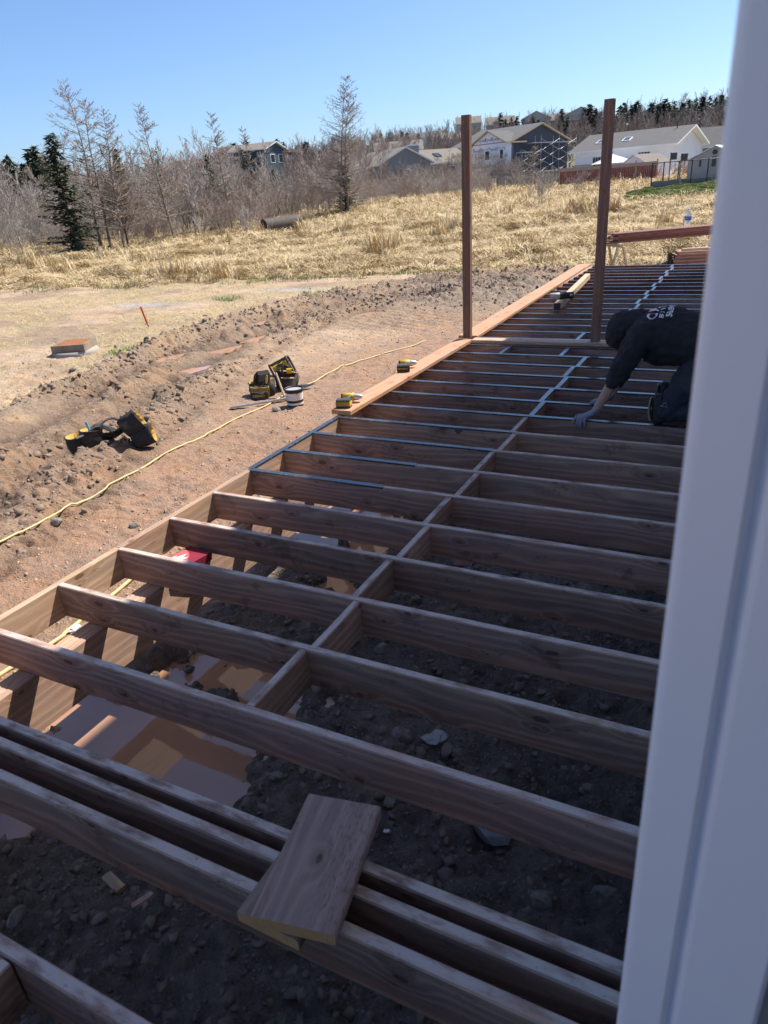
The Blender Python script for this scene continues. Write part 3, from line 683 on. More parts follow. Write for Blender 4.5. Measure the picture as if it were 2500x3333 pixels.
def grass_mat(name, transl=.25):
    m, nt, b = newmat(name); at = N(nt, 'Attribute', attribute_name='gcol'); g = N(nt, 'NewGeometry')
    n = noise_(nt, g.outputs['Position'], 3, 4); hs = N(nt, 'HueSaturation'); L(nt, at.outputs['Color'], hs.inputs['Color']); L(nt, mrange(nt, n, .3, .7, .75, 1.2, 'LINEAR'), hs.inputs['Value'])
    L(nt, hs.outputs[0], b.inputs['Base Color']); b.inputs['Roughness'].default_value = .7; b.inputs['Specular IOR Level'].default_value = .25
    return m
GRASSM = grass_mat('field_grass')
rs = np.random.RandomState(12)
P = np.stack([-21+19*rs.rand(26000), 2+15*rs.rand(26000)], -1); kp = (fbm(P[:, 0]+50, P[:, 1], 5, .8) > .47) & (np.abs(trench_d(P[:, 0], P[:, 1])[0]) > 1.1) & (P[:, 0] < -5.0); P = P[kp]
blades('loose_straw', 'dry straw flattened over the bare ground left of the ruts', 'straw', P, .10+.18*rs.rand(len(P)), .96, STRAW, 3, .006)
tuf = [(-7.2, 7.75, .36, 330), (-9.6, 13.9, .5, 260), (-7.0, 13.7, .4, 160), (-5.3, 13.3, .3, 120), (-8.1, 3.9, .4, 260), (-7.8, 5.0, .5, 200), (-4.6, 17.6, .5, 200)]
PP = []; 
for x, y, r, n in tuf: PP.append(np.stack([x+r*rs.normal(0, .5, n), y+r*.6*rs.normal(0, .5, n)], -1))
blades('grass_tufts', 'small green grass tufts sprouting from the bare ground', 'grass', np.concatenate(PP), .12, .6, GREEN, 4, .008)

# ------------------------------------------------------------------ yard things
YEL = plain('yellow_plastic', (.62, .40, .02), .45, .12, 20); FAB = plain('black_nylon', (.028, .028, .031), .85, .35, 14., bump=.5, bscale=260., dirt=((.25, .19, .14), .35)); LIN = plain('yellow_lining', (.50, .31, .06), .8, .2, 12., bump=.3)
OLIV = plain('olive_yellow_canvas', (.27, .19, .05), .85, .2, 12., bump=.3, dirt=((.2, .15, .1), .4)); SILV = plain('bare_aluminium', (.55, .56, .58), .35, .1, 15., .8); WHITE = plain('white_label', (.72, .72, .73), .5, .05, 10.); REDM = plain('red_card', (.22, .02, .04), .5, .1, 10.); BLUE = plain('sky_blue_plastic', (.10, .42, .68), .4, .08, 10.)
GREY = plain('mid_grey_print', (.35, .35, .37), .6, .08, 10.)
fontc = {}
def text_obj(name, s, size, mat, parent=None, ext=.0006, spacing=1., align='CENTER', bold=0.):
    key = (s, size, ext, spacing, bold, mat.name)
    if key not in fontc:
        c = bpy.data.curves.new('lettering', 'FONT'); c.body = s; c.size = size; c.extrude = ext; c.align_x = align; c.align_y = 'CENTER'; c.space_character = spacing; c.resolution_u = 3; c.offset = bold
        o = bpy.data.objects.new('tmp', c); COL.objects.link(o); dg = bpy.context.evaluated_depsgraph_get(); me = bpy.data.meshes.new_from_object(o.evaluated_get(dg)); bpy.data.objects.remove(o)
        me.materials.clear(); me.materials.append(mat); fontc[key] = me
    return link(name, fontc[key], parent)
def gp(x, y, dz=0.): return (x, y, gz(x, y)+dz)

# bucket
b0 = gp(-2.125, 5.70, -.008)
bk = empty('bucket', b0, R(-25), 'black rimmed white bucket standing on the mud beside the tool pouches', 'bucket')
MB().lathe([(.0, 0), (.095, 0), (.098, .006), (.105, .03), (.105, .031)], 24).build('base', BLACK, bk)
MB().lathe([(.105, .03), (.1125, .185)], 24).build('side', WHITE, bk)
MB().lathe([(.1125, .185), (.116, .188), (.1165, .205), (.122, .207), (.122, .232), (.116, .235), (.112, .222), (.107, .06), (.0, .06)], 24).build('rim', BLACK, bk)
MB().lathe([(.0, .216), (.104, .216)], 20).build('contents', GREY, bk)
m = MB(); m.add([(.1075*math.cos(w)*(1+.06*(z-.06)/.12), .1075*math.sin(w)*(1+.06*(z-.06)/.12), z) for z in (.05, .175) for w in [R(-160+i*9) for i in range(3)]], [(0, 1, 4, 3), (1, 2, 5, 4)]); m.build('label', REDM, bk)
m = MB()
for row in range(5):
    for c0 in (-128, -98):
        z = .07+row*.02; w0 = R(c0); rr = .1085+.0075*(z-.03)/.155+.0003
        m.add([(rr*math.cos(w0+R(t)), rr*math.sin(w0+R(t)), z+dz) for dz in (0, .005) for t in (0, 11, 22)], [(0, 1, 4, 3), (1, 2, 5, 4)])
m.build('print', GREY, bk)
MB().tube([(.121*math.cos(w), .121*math.sin(w)*.35-.115*abs(math.sin(w)), .205-.07*math.sin(w)) for w in [math.pi*i/14 for i in range(15)]], .003, 5).build('handle', BLACK, bk)
tag(bk, 'black rimmed white bucket standing on the mud beside the tool pouches', 'bucket')

def polyline_ground(pts, r, n=160, dz=0.):
    P = np.array(pts, float); s = np.r_[0, np.cumsum(np.hypot(*np.diff(P, axis=0).T))]; t = np.linspace(0, s[-1], n)
    # smooth interpolation (Catmull-Rom)
    out = []
    for u in t:
        i = min(max(np.searchsorted(s, u)-1, 0), len(P)-2); f = (u-s[i])/(s[i+1]-s[i]); p0, p1, p2, p3 = P[max(i-1, 0)], P[i], P[i+1], P[min(i+2, len(P)-1)]
        q = .5*(2*p1+(p2-p0)*f+(2*p0-5*p1+4*p2-p3)*f*f+(3*p1-p0-3*p2+p3)*f**3)
        out.append((q[0]+.012*math.sin(u*5.1), q[1], 0))
    zz = [gz(x, y) for x, y, _ in out]; zz = [max(zz[max(0, i-1):i+2]) for i in range(len(zz))]; zz = np.maximum(np.array(zz)-.004, np.convolve(np.r_[[zz[0]]*4, zz, [zz[-1]]*4], np.ones(9)/9, 'valid'))
    return [(x, y, z+r*.7+dz) for (x, y, _), z in zip(out, zz)]
HOSE = plain('yellow_hose', (.58, .47, .22), .5, .15, 6., dirt=((.30, .21, .15), .5))
hp = polyline_ground([(-2.05, .3), (-2.197, 1.463), (-2.327, 2.538), (-2.465, 3.98), (-2.52, 4.86), (-2.50, 5.7), (-2.49, 6.51), (-2.50, 7.9), (-2.13, 8.96), (-2.05, 9.26), (-1.99, 9.6)], .013, 200)
tag(MB().tube(hp, .0095, 8).build('air_hose', HOSE), 'long yellow hose snaking across the mud parallel to the deck', 'hose')
q = [at_z(x, y, -.735)[:2] for x, y in ((150, 2100), (205, 2057), (256, 2019), (305, 1975), (360, 1930), (419, 1885))]
q = [(q[0][0]-.05, q[0][1]-1.2)]+[tuple(k) for k in q]+[(q[-1][0]-.1, q[-1][1]+.6)]
tag(MB().tube(polyline_ground(q, .013, 60), .0135, 8).build('air_hose', HOSE), 'short run of yellow hose on the ground under the rim joist', 'hose')
# square aluminium tube
a, b = Vector((-2.89, 5.335, gz(-2.89, 5.335)+.02)), Vector((-2.32, 5.86, gz(-2.32, 5.86)+.022)); dd = (b-a)
rot = dd.to_track_quat('X', 'Z').to_matrix()
t = empty('metal_tube', (a+b)/2, 0, 'pale square metal tube lying on the mud against the bucket', 'tube')
MB().box((0, 0, 0), (dd.length, .036, .03), rot=rot, ch=.004).build('tube_body', SILV, t); MB().box(rot @ Vector((dd.length/2, 0, 0)), (.05, .038, .032), rot=rot, ch=.004).build('end_cap', BLACK, t)
tag(MB().add([(0, 0, 0), (.19, 0, 0), (0, .19, 0), (0, 0, .006), (.19, 0, .006), (0, .19, .006)], [(2, 1, 0), (3, 4, 5), (0, 1, 4, 3), (1, 2, 5, 4), (2, 0, 3, 5)]).build('speed_square', BLACK, None, gp(-2.36, 6.30, .03), (.05, -.1, R(70))), 'black triangular square lying flat next to the hose', 'square')

def bag(mb, c, w, d, h, rot, taper=.8, mi=0, li=1, th=.012, n=16, lip=.0, bulge=.08):
    """open pouch: rounded walls, lining inside, closed bottom"""
    def ring(s, z, e=0.):
        out = []
        for k in range(n):
            a_ = 2*math.pi*k/n; ca, sa = math.cos(a_), math.sin(a_); p_ = .78
            out.append(Vector((math.copysign(abs(ca)**p_, ca)*(w/2*s+e), math.copysign(abs(sa)**p_, sa)*(d/2*s+e), z)))
        return out
    _q = random.Random(int(abs(c[0])*1e4)); rows = [ring(taper*.9, 0), ring(taper, .03*h), ring((taper+1)/2+bulge, h*.45), ring(1., h*.9), ring(1.02, h), ring(1., h+.002, -th), ring((taper+1)/2, h*.3, -th), ring(taper*.7, h*.12, -th)]
    for r__ in rows[1:5]:
        for k in range(n): r__[k] += Vector((_q.uniform(-1, 1)*w, _q.uniform(-1, 1)*d, _q.uniform(-1, 1)*h))*.035
    for k in range(n):
        rows[4][k].z += lip*rows[4][k].y/d; rows[5][k].z += lip*rows[5][k].y/d
    vs = [rot @ v+Vector(c) for r_ in rows for v in r_]; fo = []; fi = []
    for i in range(7):
        for k in range(n):
            l = (k+1) % n; (fo if i < 5 else fi).append((i*n+k, i*n+l, (i+1)*n+l, (i+1)*n+k))
    nb = len(mb.v); mb.add(vs, fo, mi, True)
    for f in fi: mb.f.append(tuple(i+nb for i in f)); mb.m.append(li); mb.sm.append(True)
    mb.f.append(tuple(nb+k for k in range(n))[::-1]); mb.m.append(mi); mb.sm.append(False)
    mb.f.append(tuple(nb+7*n+k for k in range(n))); mb.m.append(li); mb.sm.append(False)
def Rm(rz, rx=0., ry=0.): return Matrix.Rotation(rz, 3, 'Z') @ Matrix.Rotation(rx, 3, 'X') @ Matrix.Rotation(ry, 3, 'Y')
# tool belt lying on its own
tb = empty('tool_belt', gp(-3.08, 3.66), 0, 'black tool belt with two pouches and a blue pencil lying alone on the mud', 'tool belt')
def loc(root, x, y, dz): return Vector((x, y, gz(x, y)+dz))-Vector(root.location)
def bpart(root, name, fn, mats): m_ = MB(); fn(m_); return m_.build(name, mats, root)
va = math.atan2(.74, .45)
AL_ = Vector((.52, .855, 0)); SD_ = Vector((.76, -.65, 0))
def frame_rot(zdir, xdir):
    z_ = Vector(zdir).normalized(); x_ = (Vector(xdir)-z_*Vector(xdir).dot(z_)).normalized(); y_ = z_.cross(x_); return Matrix((x_, y_, z_)).transposed()
bpart(tb, 'pouch', lambda m_: bag(m_, loc(tb, -3.33, 3.31, -.015), .19, .15, .185, Rm(va+.3, R(-4), R(-5)), .84, lip=.03), [FAB, LIN])
bpart(tb, 'pouch', lambda m_: bag(m_, loc(tb, -3.23, 3.42, -.01), .24, .15, .175, Rm(va+.1, R(-8), R(6)), .9, lip=.03), [FAB, LIN])
bpart(tb, 'pouch_flap', lambda m_: m_.ribbon([loc(tb, -3.25, 3.46, .15)+AL_*t+Vector((0, 0, z)) for t, z in ((-.02, .01), (.05, .045), (.11, .04), (.17, -.01), (.22, -.07))], [SD_]*5, .15, .014), FAB)
bpart(tb, 'large_pouch', lambda m_: bag(m_, loc(tb, -3.02, 3.70, .10), .25, .17, .22, frame_rot((.72, .42, .45), (.1, -.1, .95)), .92, lip=.02), [FAB, LIN])
bpart(tb, 'large_pouch', lambda m_: bag(m_, loc(tb, -2.96, 3.74, .06), .22, .16, .24, frame_rot((.85, .42, .28), (.2, .3, .6)), .9, lip=.02), [FAB, LIN])
bpart(tb, 'front_pocket', lambda m_: bag(m_, loc(tb, -3.00, 3.69, .20), .17, .08, .15, frame_rot((.40, .66, .50), (.6, -.5, .2)), .92), [FAB, LIN])
cl_ = loc(tb, -3.11, 3.62, .155)
bpart(tb, 'belt', lambda m_: m_.ribbon([cl_+AL_*(.125*math.cos(w))+Vector((0, 0, .095*math.sin(w)))+SD_*(.03*math.cos(2*w)) for w in [2*math.pi*k/22 for k in range(22)]], [SD_]*22, .055, .012, closed=True), FAB)
bpart(tb, 'belt', lambda m_: m_.ribbon([loc(tb, -3.24, 3.44, .08)+AL_*t+Vector((0, 0, z)) for t, z in ((0, .03), (.08, 0), (.16, -.02), (.24, -.015), (.32, .02))], [Vector((.45, -.4, .8))]*5, .10, .02), FAB)
bpart(tb, 'hammer_loop', lambda m_: m_.tube([loc(tb, -2.99, 3.62, .05)+AL_*(.045*math.cos(w))+Vector((0, 0, .038*math.sin(w))) for w in [2*math.pi*k/14 for k in range(14)]], .004, 5, closed=True), STEEL)
bpart(tb, 'pencil', lambda m_: m_.box(loc(tb, -3.25, 3.43, .205), (.024, .012, .13), rot=Rm(.4, R(8), R(-6)), ch=.002), BLUE)
bpart(tb, 'wrench_handle', lambda m_: m_.tube([loc(tb, -3.28, 3.27, .12), loc(tb, -3.235, 3.335, .135)], .012, 8), SILV)
bpart(tb, 'glove', lambda m_: (m_.tube([loc(tb, -2.90, 3.80, .15), loc(tb, -2.88, 3.84, .19), loc(tb, -2.87, 3.87, .215)], [.018, .022, .014], 8), m_.tube([loc(tb, -2.91, 3.82, .15), loc(tb, -2.90, 3.87, .18)], [.012, .009], 7)), YEL)
bpart(tb, 'cloth', lambda m_: m_.box(loc(tb, -3.12, 3.53, .045), (.08, .05, .03), rot=Rm(.5, .3, .4), ch=.01), DGREY)
# pair of pouches by the bucket
tp = empty('tool_pouches', gp(-2.83, 6.05), 0, 'pair of black and yellow tool pouches slumped together near the bucket', 'tool pouches')
bpart(tp, 'pouch', lambda m_: bag(m_, loc(tp, -2.83, 5.99, -.015), .36, .20, .21, Rm(R(24), R(-18), R(-6)), .86, lip=.08), [FAB, LIN])
bpart(tp, 'pocket', lambda m_: bag(m_, loc(tp, -2.80, 5.87, .0), .26, .06, .16, Rm(R(20), R(-12), 0), .9, lip=.03), [OLIV, FAB])
bpart(tp, 'pocket', lambda m_: bag(m_, loc(tp, -2.79, 5.84, -.005), .24, .05, .105, Rm(R(20), R(-12), 0), .92, lip=.02), [FAB, LIN])
bpart(tp, 'pouch', lambda m_: bag(m_, loc(tp, -2.66, 6.30, -.01), .32, .18, .24, Rm(R(52), R(-26), R(16)), .85, lip=.08), [FAB, LIN])
bpart(tp, 'pocket', lambda m_: bag(m_, loc(tp, -2.58, 6.23, .0), .21, .06, .16, Rm(R(48), R(-18), R(8)), .88, lip=.03), [FAB, LIN])
bpart(tp, 'flap', lambda m_: m_.ribbon([loc(tp, x, y, z) for x, y, z in ((-2.95, 6.06, .10), (-2.93, 6.09, .25), (-2.86, 6.08, .30), (-2.80, 6.03, .27), (-2.78, 5.98, .2))], [Vector((.9, .35, .1))]*5, .16, .012), FAB)
bpart(tp, 'strap', lambda m_: m_.ribbon([loc(tp, x, y, z) for x, y, z in ((-3.02, 6.0, .02), (-3.0, 6.02, .14), (-2.96, 6.06, .22), (-2.9, 6.12, .2))], [Vector((.5, -.8, .1))]*4, .06, .01), FAB)
bpart(tp, 'strap', lambda m_: m_.ribbon([loc(tp, x, y, z) for x, y, z in ((-2.80, 6.30, .12), (-2.84, 6.40, .30), (-2.77, 6.48, .385), (-2.68, 6.46, .36), (-2.62, 6.36, .26))], [Vector((.5, -.8, .2))]*5, .06, .01), FAB)
bpart(tp, 'buckle', lambda m_: m_.box(loc(tp, -2.98, 5.98, .03), (.07, .02, .06), rot=Rm(.5), ch=.006), BLACK)
bpart(tp, 'hammer_handle', lambda m_: m_.tube([loc(tp, -2.63, 6.06, .30), loc(tp, -2.45, 5.93, .03)], [.014, .017], 8), WOODY)
bpart(tp, 'pliers_grip', lambda m_: m_.tube([loc(tp, -2.75, 5.98, .18), loc(tp, -2.74, 6.0, .29)], [.014, .012], 7), YEL)
bpart(tp, 'tape_measure', lambda m_: m_.box(loc(tp, -2.60, 6.33, .25), (.07, .04, .07), rot=Rm(.6, .2), ch=.012), YEL)
bpart(tp, 'torpedo_level', lambda m_: m_.box(loc(tp, -2.68, 6.28, .27), (.03, .015, .16), rot=Rm(.4, .2, .15), ch=.004), DGREY)
o = text_obj('lettering', 'DEWALT', .042, YEL, tp); o.location = loc(tp, -2.775, 5.812, .055); o.rotation_euler = (R(80), 0, R(20))
# jobsite radio with roll cage
rd = empty('jobsite_radio', gp(-3.12, 7.0, -.01), R(28), 'yellow and black jobsite radio with a roll cage behind the tool pouches', 'radio')
rt = Matrix.Rotation(R(-24), 3, 'Y') @ Matrix.Rotation(R(-14), 3, 'X')
m_ = MB(); m_.box(rt @ Vector((0, .0, .15)), (.24, .13, .19), rot=rt, ch=.02); m_.build('body', YEL, rd)
for sx in (-1, 1): m_ = MB(); m_.lathe([(0, 0), (.05, 0), (.052, .008), (.04, .012), (0, .01)], 16, c=rt @ Vector((sx*.062, -.066, .125)), rot=rt @ Matrix.Rotation(R(90), 3, 'X')); m_.build('speaker', BLACK, rd)
m_ = MB(); m_.box(rt @ Vector((0, -.068, .205)), (.11, .008, .045), rot=rt, ch=.003); m_.build('display', DGREY, rd)
for sx in (-1, 1):
    m_ = MB(); m_.tube([rt @ Vector((sx*.14, y, z)) for y, z in ((-.09, .03), (-.1, .06), (-.1, .25), (-.08, .28), (.08, .28), (.1, .25), (.1, .06), (.09, .03))], .017, 8, closed=True); m_.build('roll_cage', BLACK, rd)
m_ = MB()
for y, z in ((-.1, .05), (-.09, .27), (.09, .27), (.1, .05)): m_.tube([rt @ Vector((-.14, y, z)), rt @ Vector((.14, y, z))], .014, 8)
m_.build('cage_bar', DGREY, rd)
# drills
def drill(name, loc_, rz, batt, label):
    t = empty(name, loc_, rz, label, 'drill', 'cordless drills')
    b_ = MB(); b_.box((0, 0, .034), (.125, .075, .034), ch=.006); b_.build('battery', batt, t)
    b_ = MB(); b_.box((0, 0, .0085), (.122, .073, .016), ch=.004); b_.build('battery_base', DGREY, t)
    b_ = MB(); b_.box((0, 0, .060), (.118, .072, .018), ch=.005); [b_.box((-.05+i*.02, -.0, .0705), (.010, .06, .004)) for i in range(6)]; b_.build('battery_top', DGREY, t)
    b_ = MB(); b_.tube([(.0, .03, .045), (.005, .09, .045), (.012, .125, .045)], [.023, .02, .024], 10); b_.build('grip', BLACK, t)
    b_ = MB(); b_.tube([(-.05, .15, .045), (-.045, .15, .045), (.05, .155, .045), (.055, .155, .045)], [.02, .035, .036, .03], 12); b_.build('motor_housing', YEL, t)
    b_ = MB(); b_.tube([(.055, .155, .045), (.08, .156, .045), (.105, .157, .045), (.12, .157, .045)], [.03, .028, .022, .014], 12); b_.build('chuck', SILV, t)
    b_ = MB(); b_.tube([(-.06, .15, .045), (-.045, .15, .045)], [.028, .034], 12); b_.build('end_cap', BLACK, t)
    o = text_obj('lettering', 'DEWALT', .026, BLACK if batt is YEL else YEL, t); o.location = (-.005, -.0386, .034); o.rotation_euler = (R(90), 0, 0)
    return t
drill('cordless_drill', (-.03, 3.41, .0425), R(14), YEL, 'cordless drill with yellow battery lying at the near end of the rim plank')
drill('cordless_drill', (-.05, 4.64, .0425), R(20), BLACK, 'cordless drill with black battery lying further along the rim plank')
# tool lying on the pale timber
tl = empty('cordless_tool', (.50, 8.78, .0935), R(18), 'grey and black cordless tool resting on the pale timber', 'power tool')
PGREY = plain('pale_grey_plastic', (.42, .41, .38), .5, .1, 12.)
MB().tube([(-.16, 0, .045), (-.15, 0, .045), (-.03, 0, .045), (-.02, 0, .045)], [.032, .042, .044, .038], 14).build('motor_housing', PGREY, tl)
MB().box((.07, 0, .045), (.19, .075, .085), ch=.02).build('body', BLACK, tl); MB().lathe([(0, 0), (.02, 0), (.02, .01), (0, .01)], 12, c=(.13, -.038, .05), rot=Matrix.Rotation(R(90), 3, 'X')).build('bolt', SILV, tl)
MB().tube([(-.01, .03, .09), (.03, .03, .098), (.07, .03, .09)], .011, 8).build('switch', SILV, tl); MB().box((-.165, 0, .045), (.006, .06, .06), ch=.004).build('end_ring', REDM, tl)

# catch basin frame with rusty grate, on a concrete collar
RUST = plain('rusty_iron', (.34, .13, .045), .85, .3, 5., bump=.4); IRON = plain('weathered_iron', (.25, .20, .15), .8, .25, 5., bump=.3, dirt=((.40, .22, .08), .5)); COLLAR = plain('collar_concrete', (.33, .30, .265), .9, .15, 5., bump=.4)
cb = empty('catch_basin', gp(-8.45, 7.75, -.02), R(27), 'square rusty iron catch basin grate raised on a concrete collar', 'catch basin')
MB().lathe([(0, -.1), (.43, -.1), (.43, .05), (.41, .085), (.0, .085)], 28).build('collar', COLLAR, cb)
m_ = MB()
for s in (-1, 1): m_.box((0, s*.29, .152), (.62, .04, .135), ch=.006); m_.box((s*.29, 0, .152), (.04, .54, .135), ch=.006)
m_.build('iron_frame', IRON, cb)
for i in range(9): MB().box((-.232+i*.058, 0, .202), (.028, .54, .03), ch=.004).build('grate_bar', RUST, cb)
MB().box((0, 0, .2), (.54, .03, .022), ch=.004).build('cross_bar', RUST, cb)
# orange survey stake
sk = empty('survey_stake', gp(-9.02, 10.30, -.05), 0, 'leaning orange survey stake in the bare ground', 'stake')
ORG = plain('orange_paint', (.62, .10, .035), .6, .12, 8.); rt2 = Rm(.3, R(5), R(-9))
MB().box(rt2 @ Vector((0, 0, .25)), (.04, .02, .52), rot=rt2, ch=.003).build('stake_body', ORG, sk); MB().box(rt2 @ Vector((-.02, -.013, .12)), (.08, .003, .05), rot=Rm(.3, .6, .3)).build('tag', WHITE, sk)
# joist hangers dropped on the mud
for i, (x, y, a) in enumerate(((-2.40, 9.55, .5), (-2.62, 9.2, .2))):
    t = empty('joist_hanger', gp(x, y, .004), a, ('bent silver joist hanger lying on mud at the end of the hose', 'flat silver metal strap lying on mud before the hanger')[i], 'hanger')
    m_ = MB(); m_.box((0, 0, .002), (.16, .045, .003)); m_.build('seat', SILV, t); m_ = MB(); m_.box((.08, 0, .04), (.003, .05, .08)); m_.build('flange', SILV, t)
    if i == 0: MB().box((-.08, .01, .04), (.003, .05, .08), rot=Rm(.2)).build('flange', SILV, t)

# red box on the beam, chips and litter below the joists
rb = empty('red_box', (.225, 1.055, -.1835), R(-9), 'flat red box with white emblem lying on the beam between joists', 'box')
MB().box((0, 0, .0225), (.18, .25, .045), ch=.003).build('carton', REDM, rb)
m_ = MB(); m_.add([(-.085+.15*math.cos(w), -.115+.19*math.sin(w), .0458) for w in [R(2+i*8.6) for i in range(11)]]+[(-.085, -.115, .0458)], [tuple(range(12))]); m_.build('emblem', plain('pink_red_print', (.66, .12, .13), .5, .05, 10.), rb)
m_ = MB(); m_.add([(x, y, .0464) for x, y in ((-.07, -.06), (-.06, .0), (-.045, -.02), (-.025, .045), (-.005, .0), (.018, .02), (.008, -.03), (.015, -.06))], [tuple(range(8))[::-1]]); m_.build('emblem_leaf', WHITE, rb)
CHIP = wood('pale_wood_chip', (.38, .27, .12), (.60, .46, .26), (.2, .1, .05), grime=(.14, .11, .09), grime_amt=.3)
def chip(px, py, L_, w, t, mat, rz, label):
    q = at_z(px*D, py*D, -.71); return tlumber('wood_chip', (q[0], q[1], gz(q[0], q[1])+t*.4), L_, w, t, mat, (R(rnd.uniform(-6, 6)), R(rnd.uniform(-6, 6)), rz), label, 'wood chip', None, ENDY)
chip(258, 1942, .10, .038, .02, CHIP, R(-12), 'pale yellow wood chip on the dark soil')
chip(332, 1990, .105, .03, .018, WOOD, R(62), 'brown wood chip on the dark soil near the yellow chip')
chip(988, 1219, .17, .10, .02, WOODR, R(8), 'thin brown board scrap on soil beyond the fifth joist')
PLAST = plain('clear_film', (.38, .41, .44), .2, .3, 30., bump=.6)
def crumple(name, px, py, r, mat, label, cat, seed, z0=-.72, flat=.35):
    q = at_z(px*D, py*D, z0); bm = bmesh.new(); bmesh.ops.create_icosphere(bm, subdivisions=2, radius=1.); r_ = random.Random(seed)
    for v in bm.verts: v.co *= r_.uniform(.55, 1.15); v.co.z *= flat
    me = bpy.data.meshes.new(name); bm.to_mesh(me); bm.free(); me.materials.append(mat); o = link(name, me, None, (q[0], q[1], gz(q[0], q[1])+r*flat*.5), (0, 0, r_.uniform(0, 6))); o.scale = (r, r*.75, r); return tag(o, label, cat)
crumple('plastic_scrap', 938, 1618, .062, PLAST, 'crumpled clear plastic scrap on the dark soil', 'plastic', 3)
crumple('plastic_scrap', 838, 1823, .015, WHITE, 'tiny white plastic fitting on the soil below the joists', 'plastic', 4)
crumple('paper_scrap', 236, 2040/1.0*1.0-0 if False else 205, .07, WHITE, 'crumpled white paper beside the short hose run', 'paper', 5) if False else None
q = at_z(243, 2040, -.74)
o = crumple('paper_scrap', 243/D, 2040/D, .055, WHITE, 'crumpled white bag beside the short hose run', 'paper', 6, -.74)
crumple('plastic_scrap', 860, 1185, .07, MUDM, 'dark muddy lump standing in the puddle edge', 'mud lump', 8)

# ------------------------------------------------------------------ timber stack on sawhorses, bottle, timber pile
SA = Vector((-.52, 18.0, 0)); SB = Vector((1.47, 19.45, 0)); sd_ = (SB-SA).normalized(); sn = Vector((-sd_.y, sd_.x, 0)); sa_ = math.atan2(sd_.y, sd_.x)
gz0 = gz(0, 18.3)
def sawhorse(t, label):
    c = SA+sd_*t; o = empty('sawhorse', (c.x, c.y, gz(c.x, c.y)), sa_, label, 'sawhorse', 'sawhorses under the board stack'); hh = .03-o.location.z
    MB().box((0, 0, hh-.045), (.089, .9, .088), ch=.004).build('top_rail', WOODY, o)
    for sx in (-1, 1):
        for sy in (-1, 1):
            r_ = Matrix.Rotation(R(sx*16), 3, 'Y') @ Matrix.Rotation(R(-sy*10), 3, 'X'); MB().box(Vector((sx*.17-sx*0, sy*.40, (hh-.08)/2)) - Vector((sx*.02, 0, 0)), (.038, .075, (hh-.05)*1.04), rot=Matrix.Rotation(R(-sx*14), 3, 'Y'), ch=.003).build('leg', WOODV, o)
    return o
sawhorse(.12, 'pale wooden sawhorse under the left end of the board stack'); sawhorse(3.3, 'pale wooden sawhorse under the board stack behind the bottle')
lay = [(.0, .038, .0, 4.9), (.040, .036, .16, 4.8), (.078, .036, .05, 4.85), (.116, .036, .02, 4.88), (.154, .036, .12, 4.8), (.192, .036, .05, 4.85)]
for i, (dz, t, x0, ln) in enumerate(lay):
    for j in range(3):
        st = -.42 if i == 0 and j == 0 else x0+rnd.uniform(-.05, .05); c = SA+sd_*(st+ln/2)+sn*(-.15+j*.146)
        tlumber('deck_board', (c.x, c.y, .032+dz+t/2), ln, .140, t, WOODR, (0, 0, sa_+rnd.uniform(-.003, .003)), 'red brown deck board stacked on the sawhorses', 'board', 'deck boards stacked on the sawhorses', WOODO)
zt = .032+.192+.037
q = at_z(1900+1120*.3014, 600+432*.3014, zt)
bt = empty('water_bottle', (q[0], q[1], zt+.0005), R(-20), 'large clear water bottle with blue label standing on the board stack', 'bottle')
def glassy(name, col, rough, tr):
    m, nt, b = newmat(name); v = objvec(nt); L(nt, mix_(nt, noise_(nt, v, 9, 3), tuple(k*.9 for k in col), col), b.inputs['Base Color']); b.inputs['Roughness'].default_value = rough; b.inputs['Transmission Weight'].default_value = tr; b.inputs['IOR'].default_value = 1.33; return m
BOT = glassy('clear_plastic', (.86, .92, .96), .12, .75)
MB().lathe([(0, 0), (.08, 0), (.088, .012), (.09, .03), (.086, .05), (.09, .07), (.086, .09), (.09, .10), (.09, .20), (.086, .215), (.09, .23), (.09, .27), (.078, .31), (.05, .345), (.028, .36), (.026, .375), (0, .375)], 22).build('bottle_body', BOT, bt)
BLUEL = plain('blue_label', (.06, .11, .48), .4, .08, 6.)
MB().lathe([(.0905, .105), (.0915, .107), (.0915, .195), (.0905, .197)], 22).build('label_wrap', BLUEL, bt)
MB().lathe([(0, .392), (.028, .392), (.031, .388), (.031, .364), (.027, .362)], 14).build('bottle_cap', WHITE, bt)
o = text_obj('lettering', 'eska', .06, WHITE, bt); o.location = (-.005, -.0925, .152); o.rotation_euler = (R(90), 0, R(0))
# pile of boards on the ground behind the deck end
pa = Vector((1.05, 18.0, 0)); pd = Vector((.97, .24, 0)).normalized(); pn = Vector((-pd.y, pd.x, 0)); paz = math.atan2(pd.y, pd.x); g0 = gz(1.6, 18.2)+.02
for c_ in (.25, 1.6, 2.7):
    q = pa+pd*c_+pn*.28; tlumber('timber_bearer', (q.x, q.y, g0+.02), .62, .089, .06, WOODY, (0, 0, paz+math.pi/2), 'short bearer under the board pile behind the deck', 'timber', 'bearers under the board pile')
for i in range(11):
    for j in range(4):
        ln = 3.0; off = rnd.uniform(-.05, .06)+(.0 if i < 9 else .12); q = pa+pd*(off+ln/2)+pn*(.07+j*.143)
        tlumber('deck_board', (q.x, q.y, g0+.055+i*.0405+.019), ln, .139, .038, (WOODR, WOOD)[(i+j) % 2] if i < 10 else WOODO, (0, 0, paz+rnd.uniform(-.006, .006)), 'brown board in the low pile on the ground behind the deck', 'board', 'boards in the low pile', BLACKEND if False else ENDB)
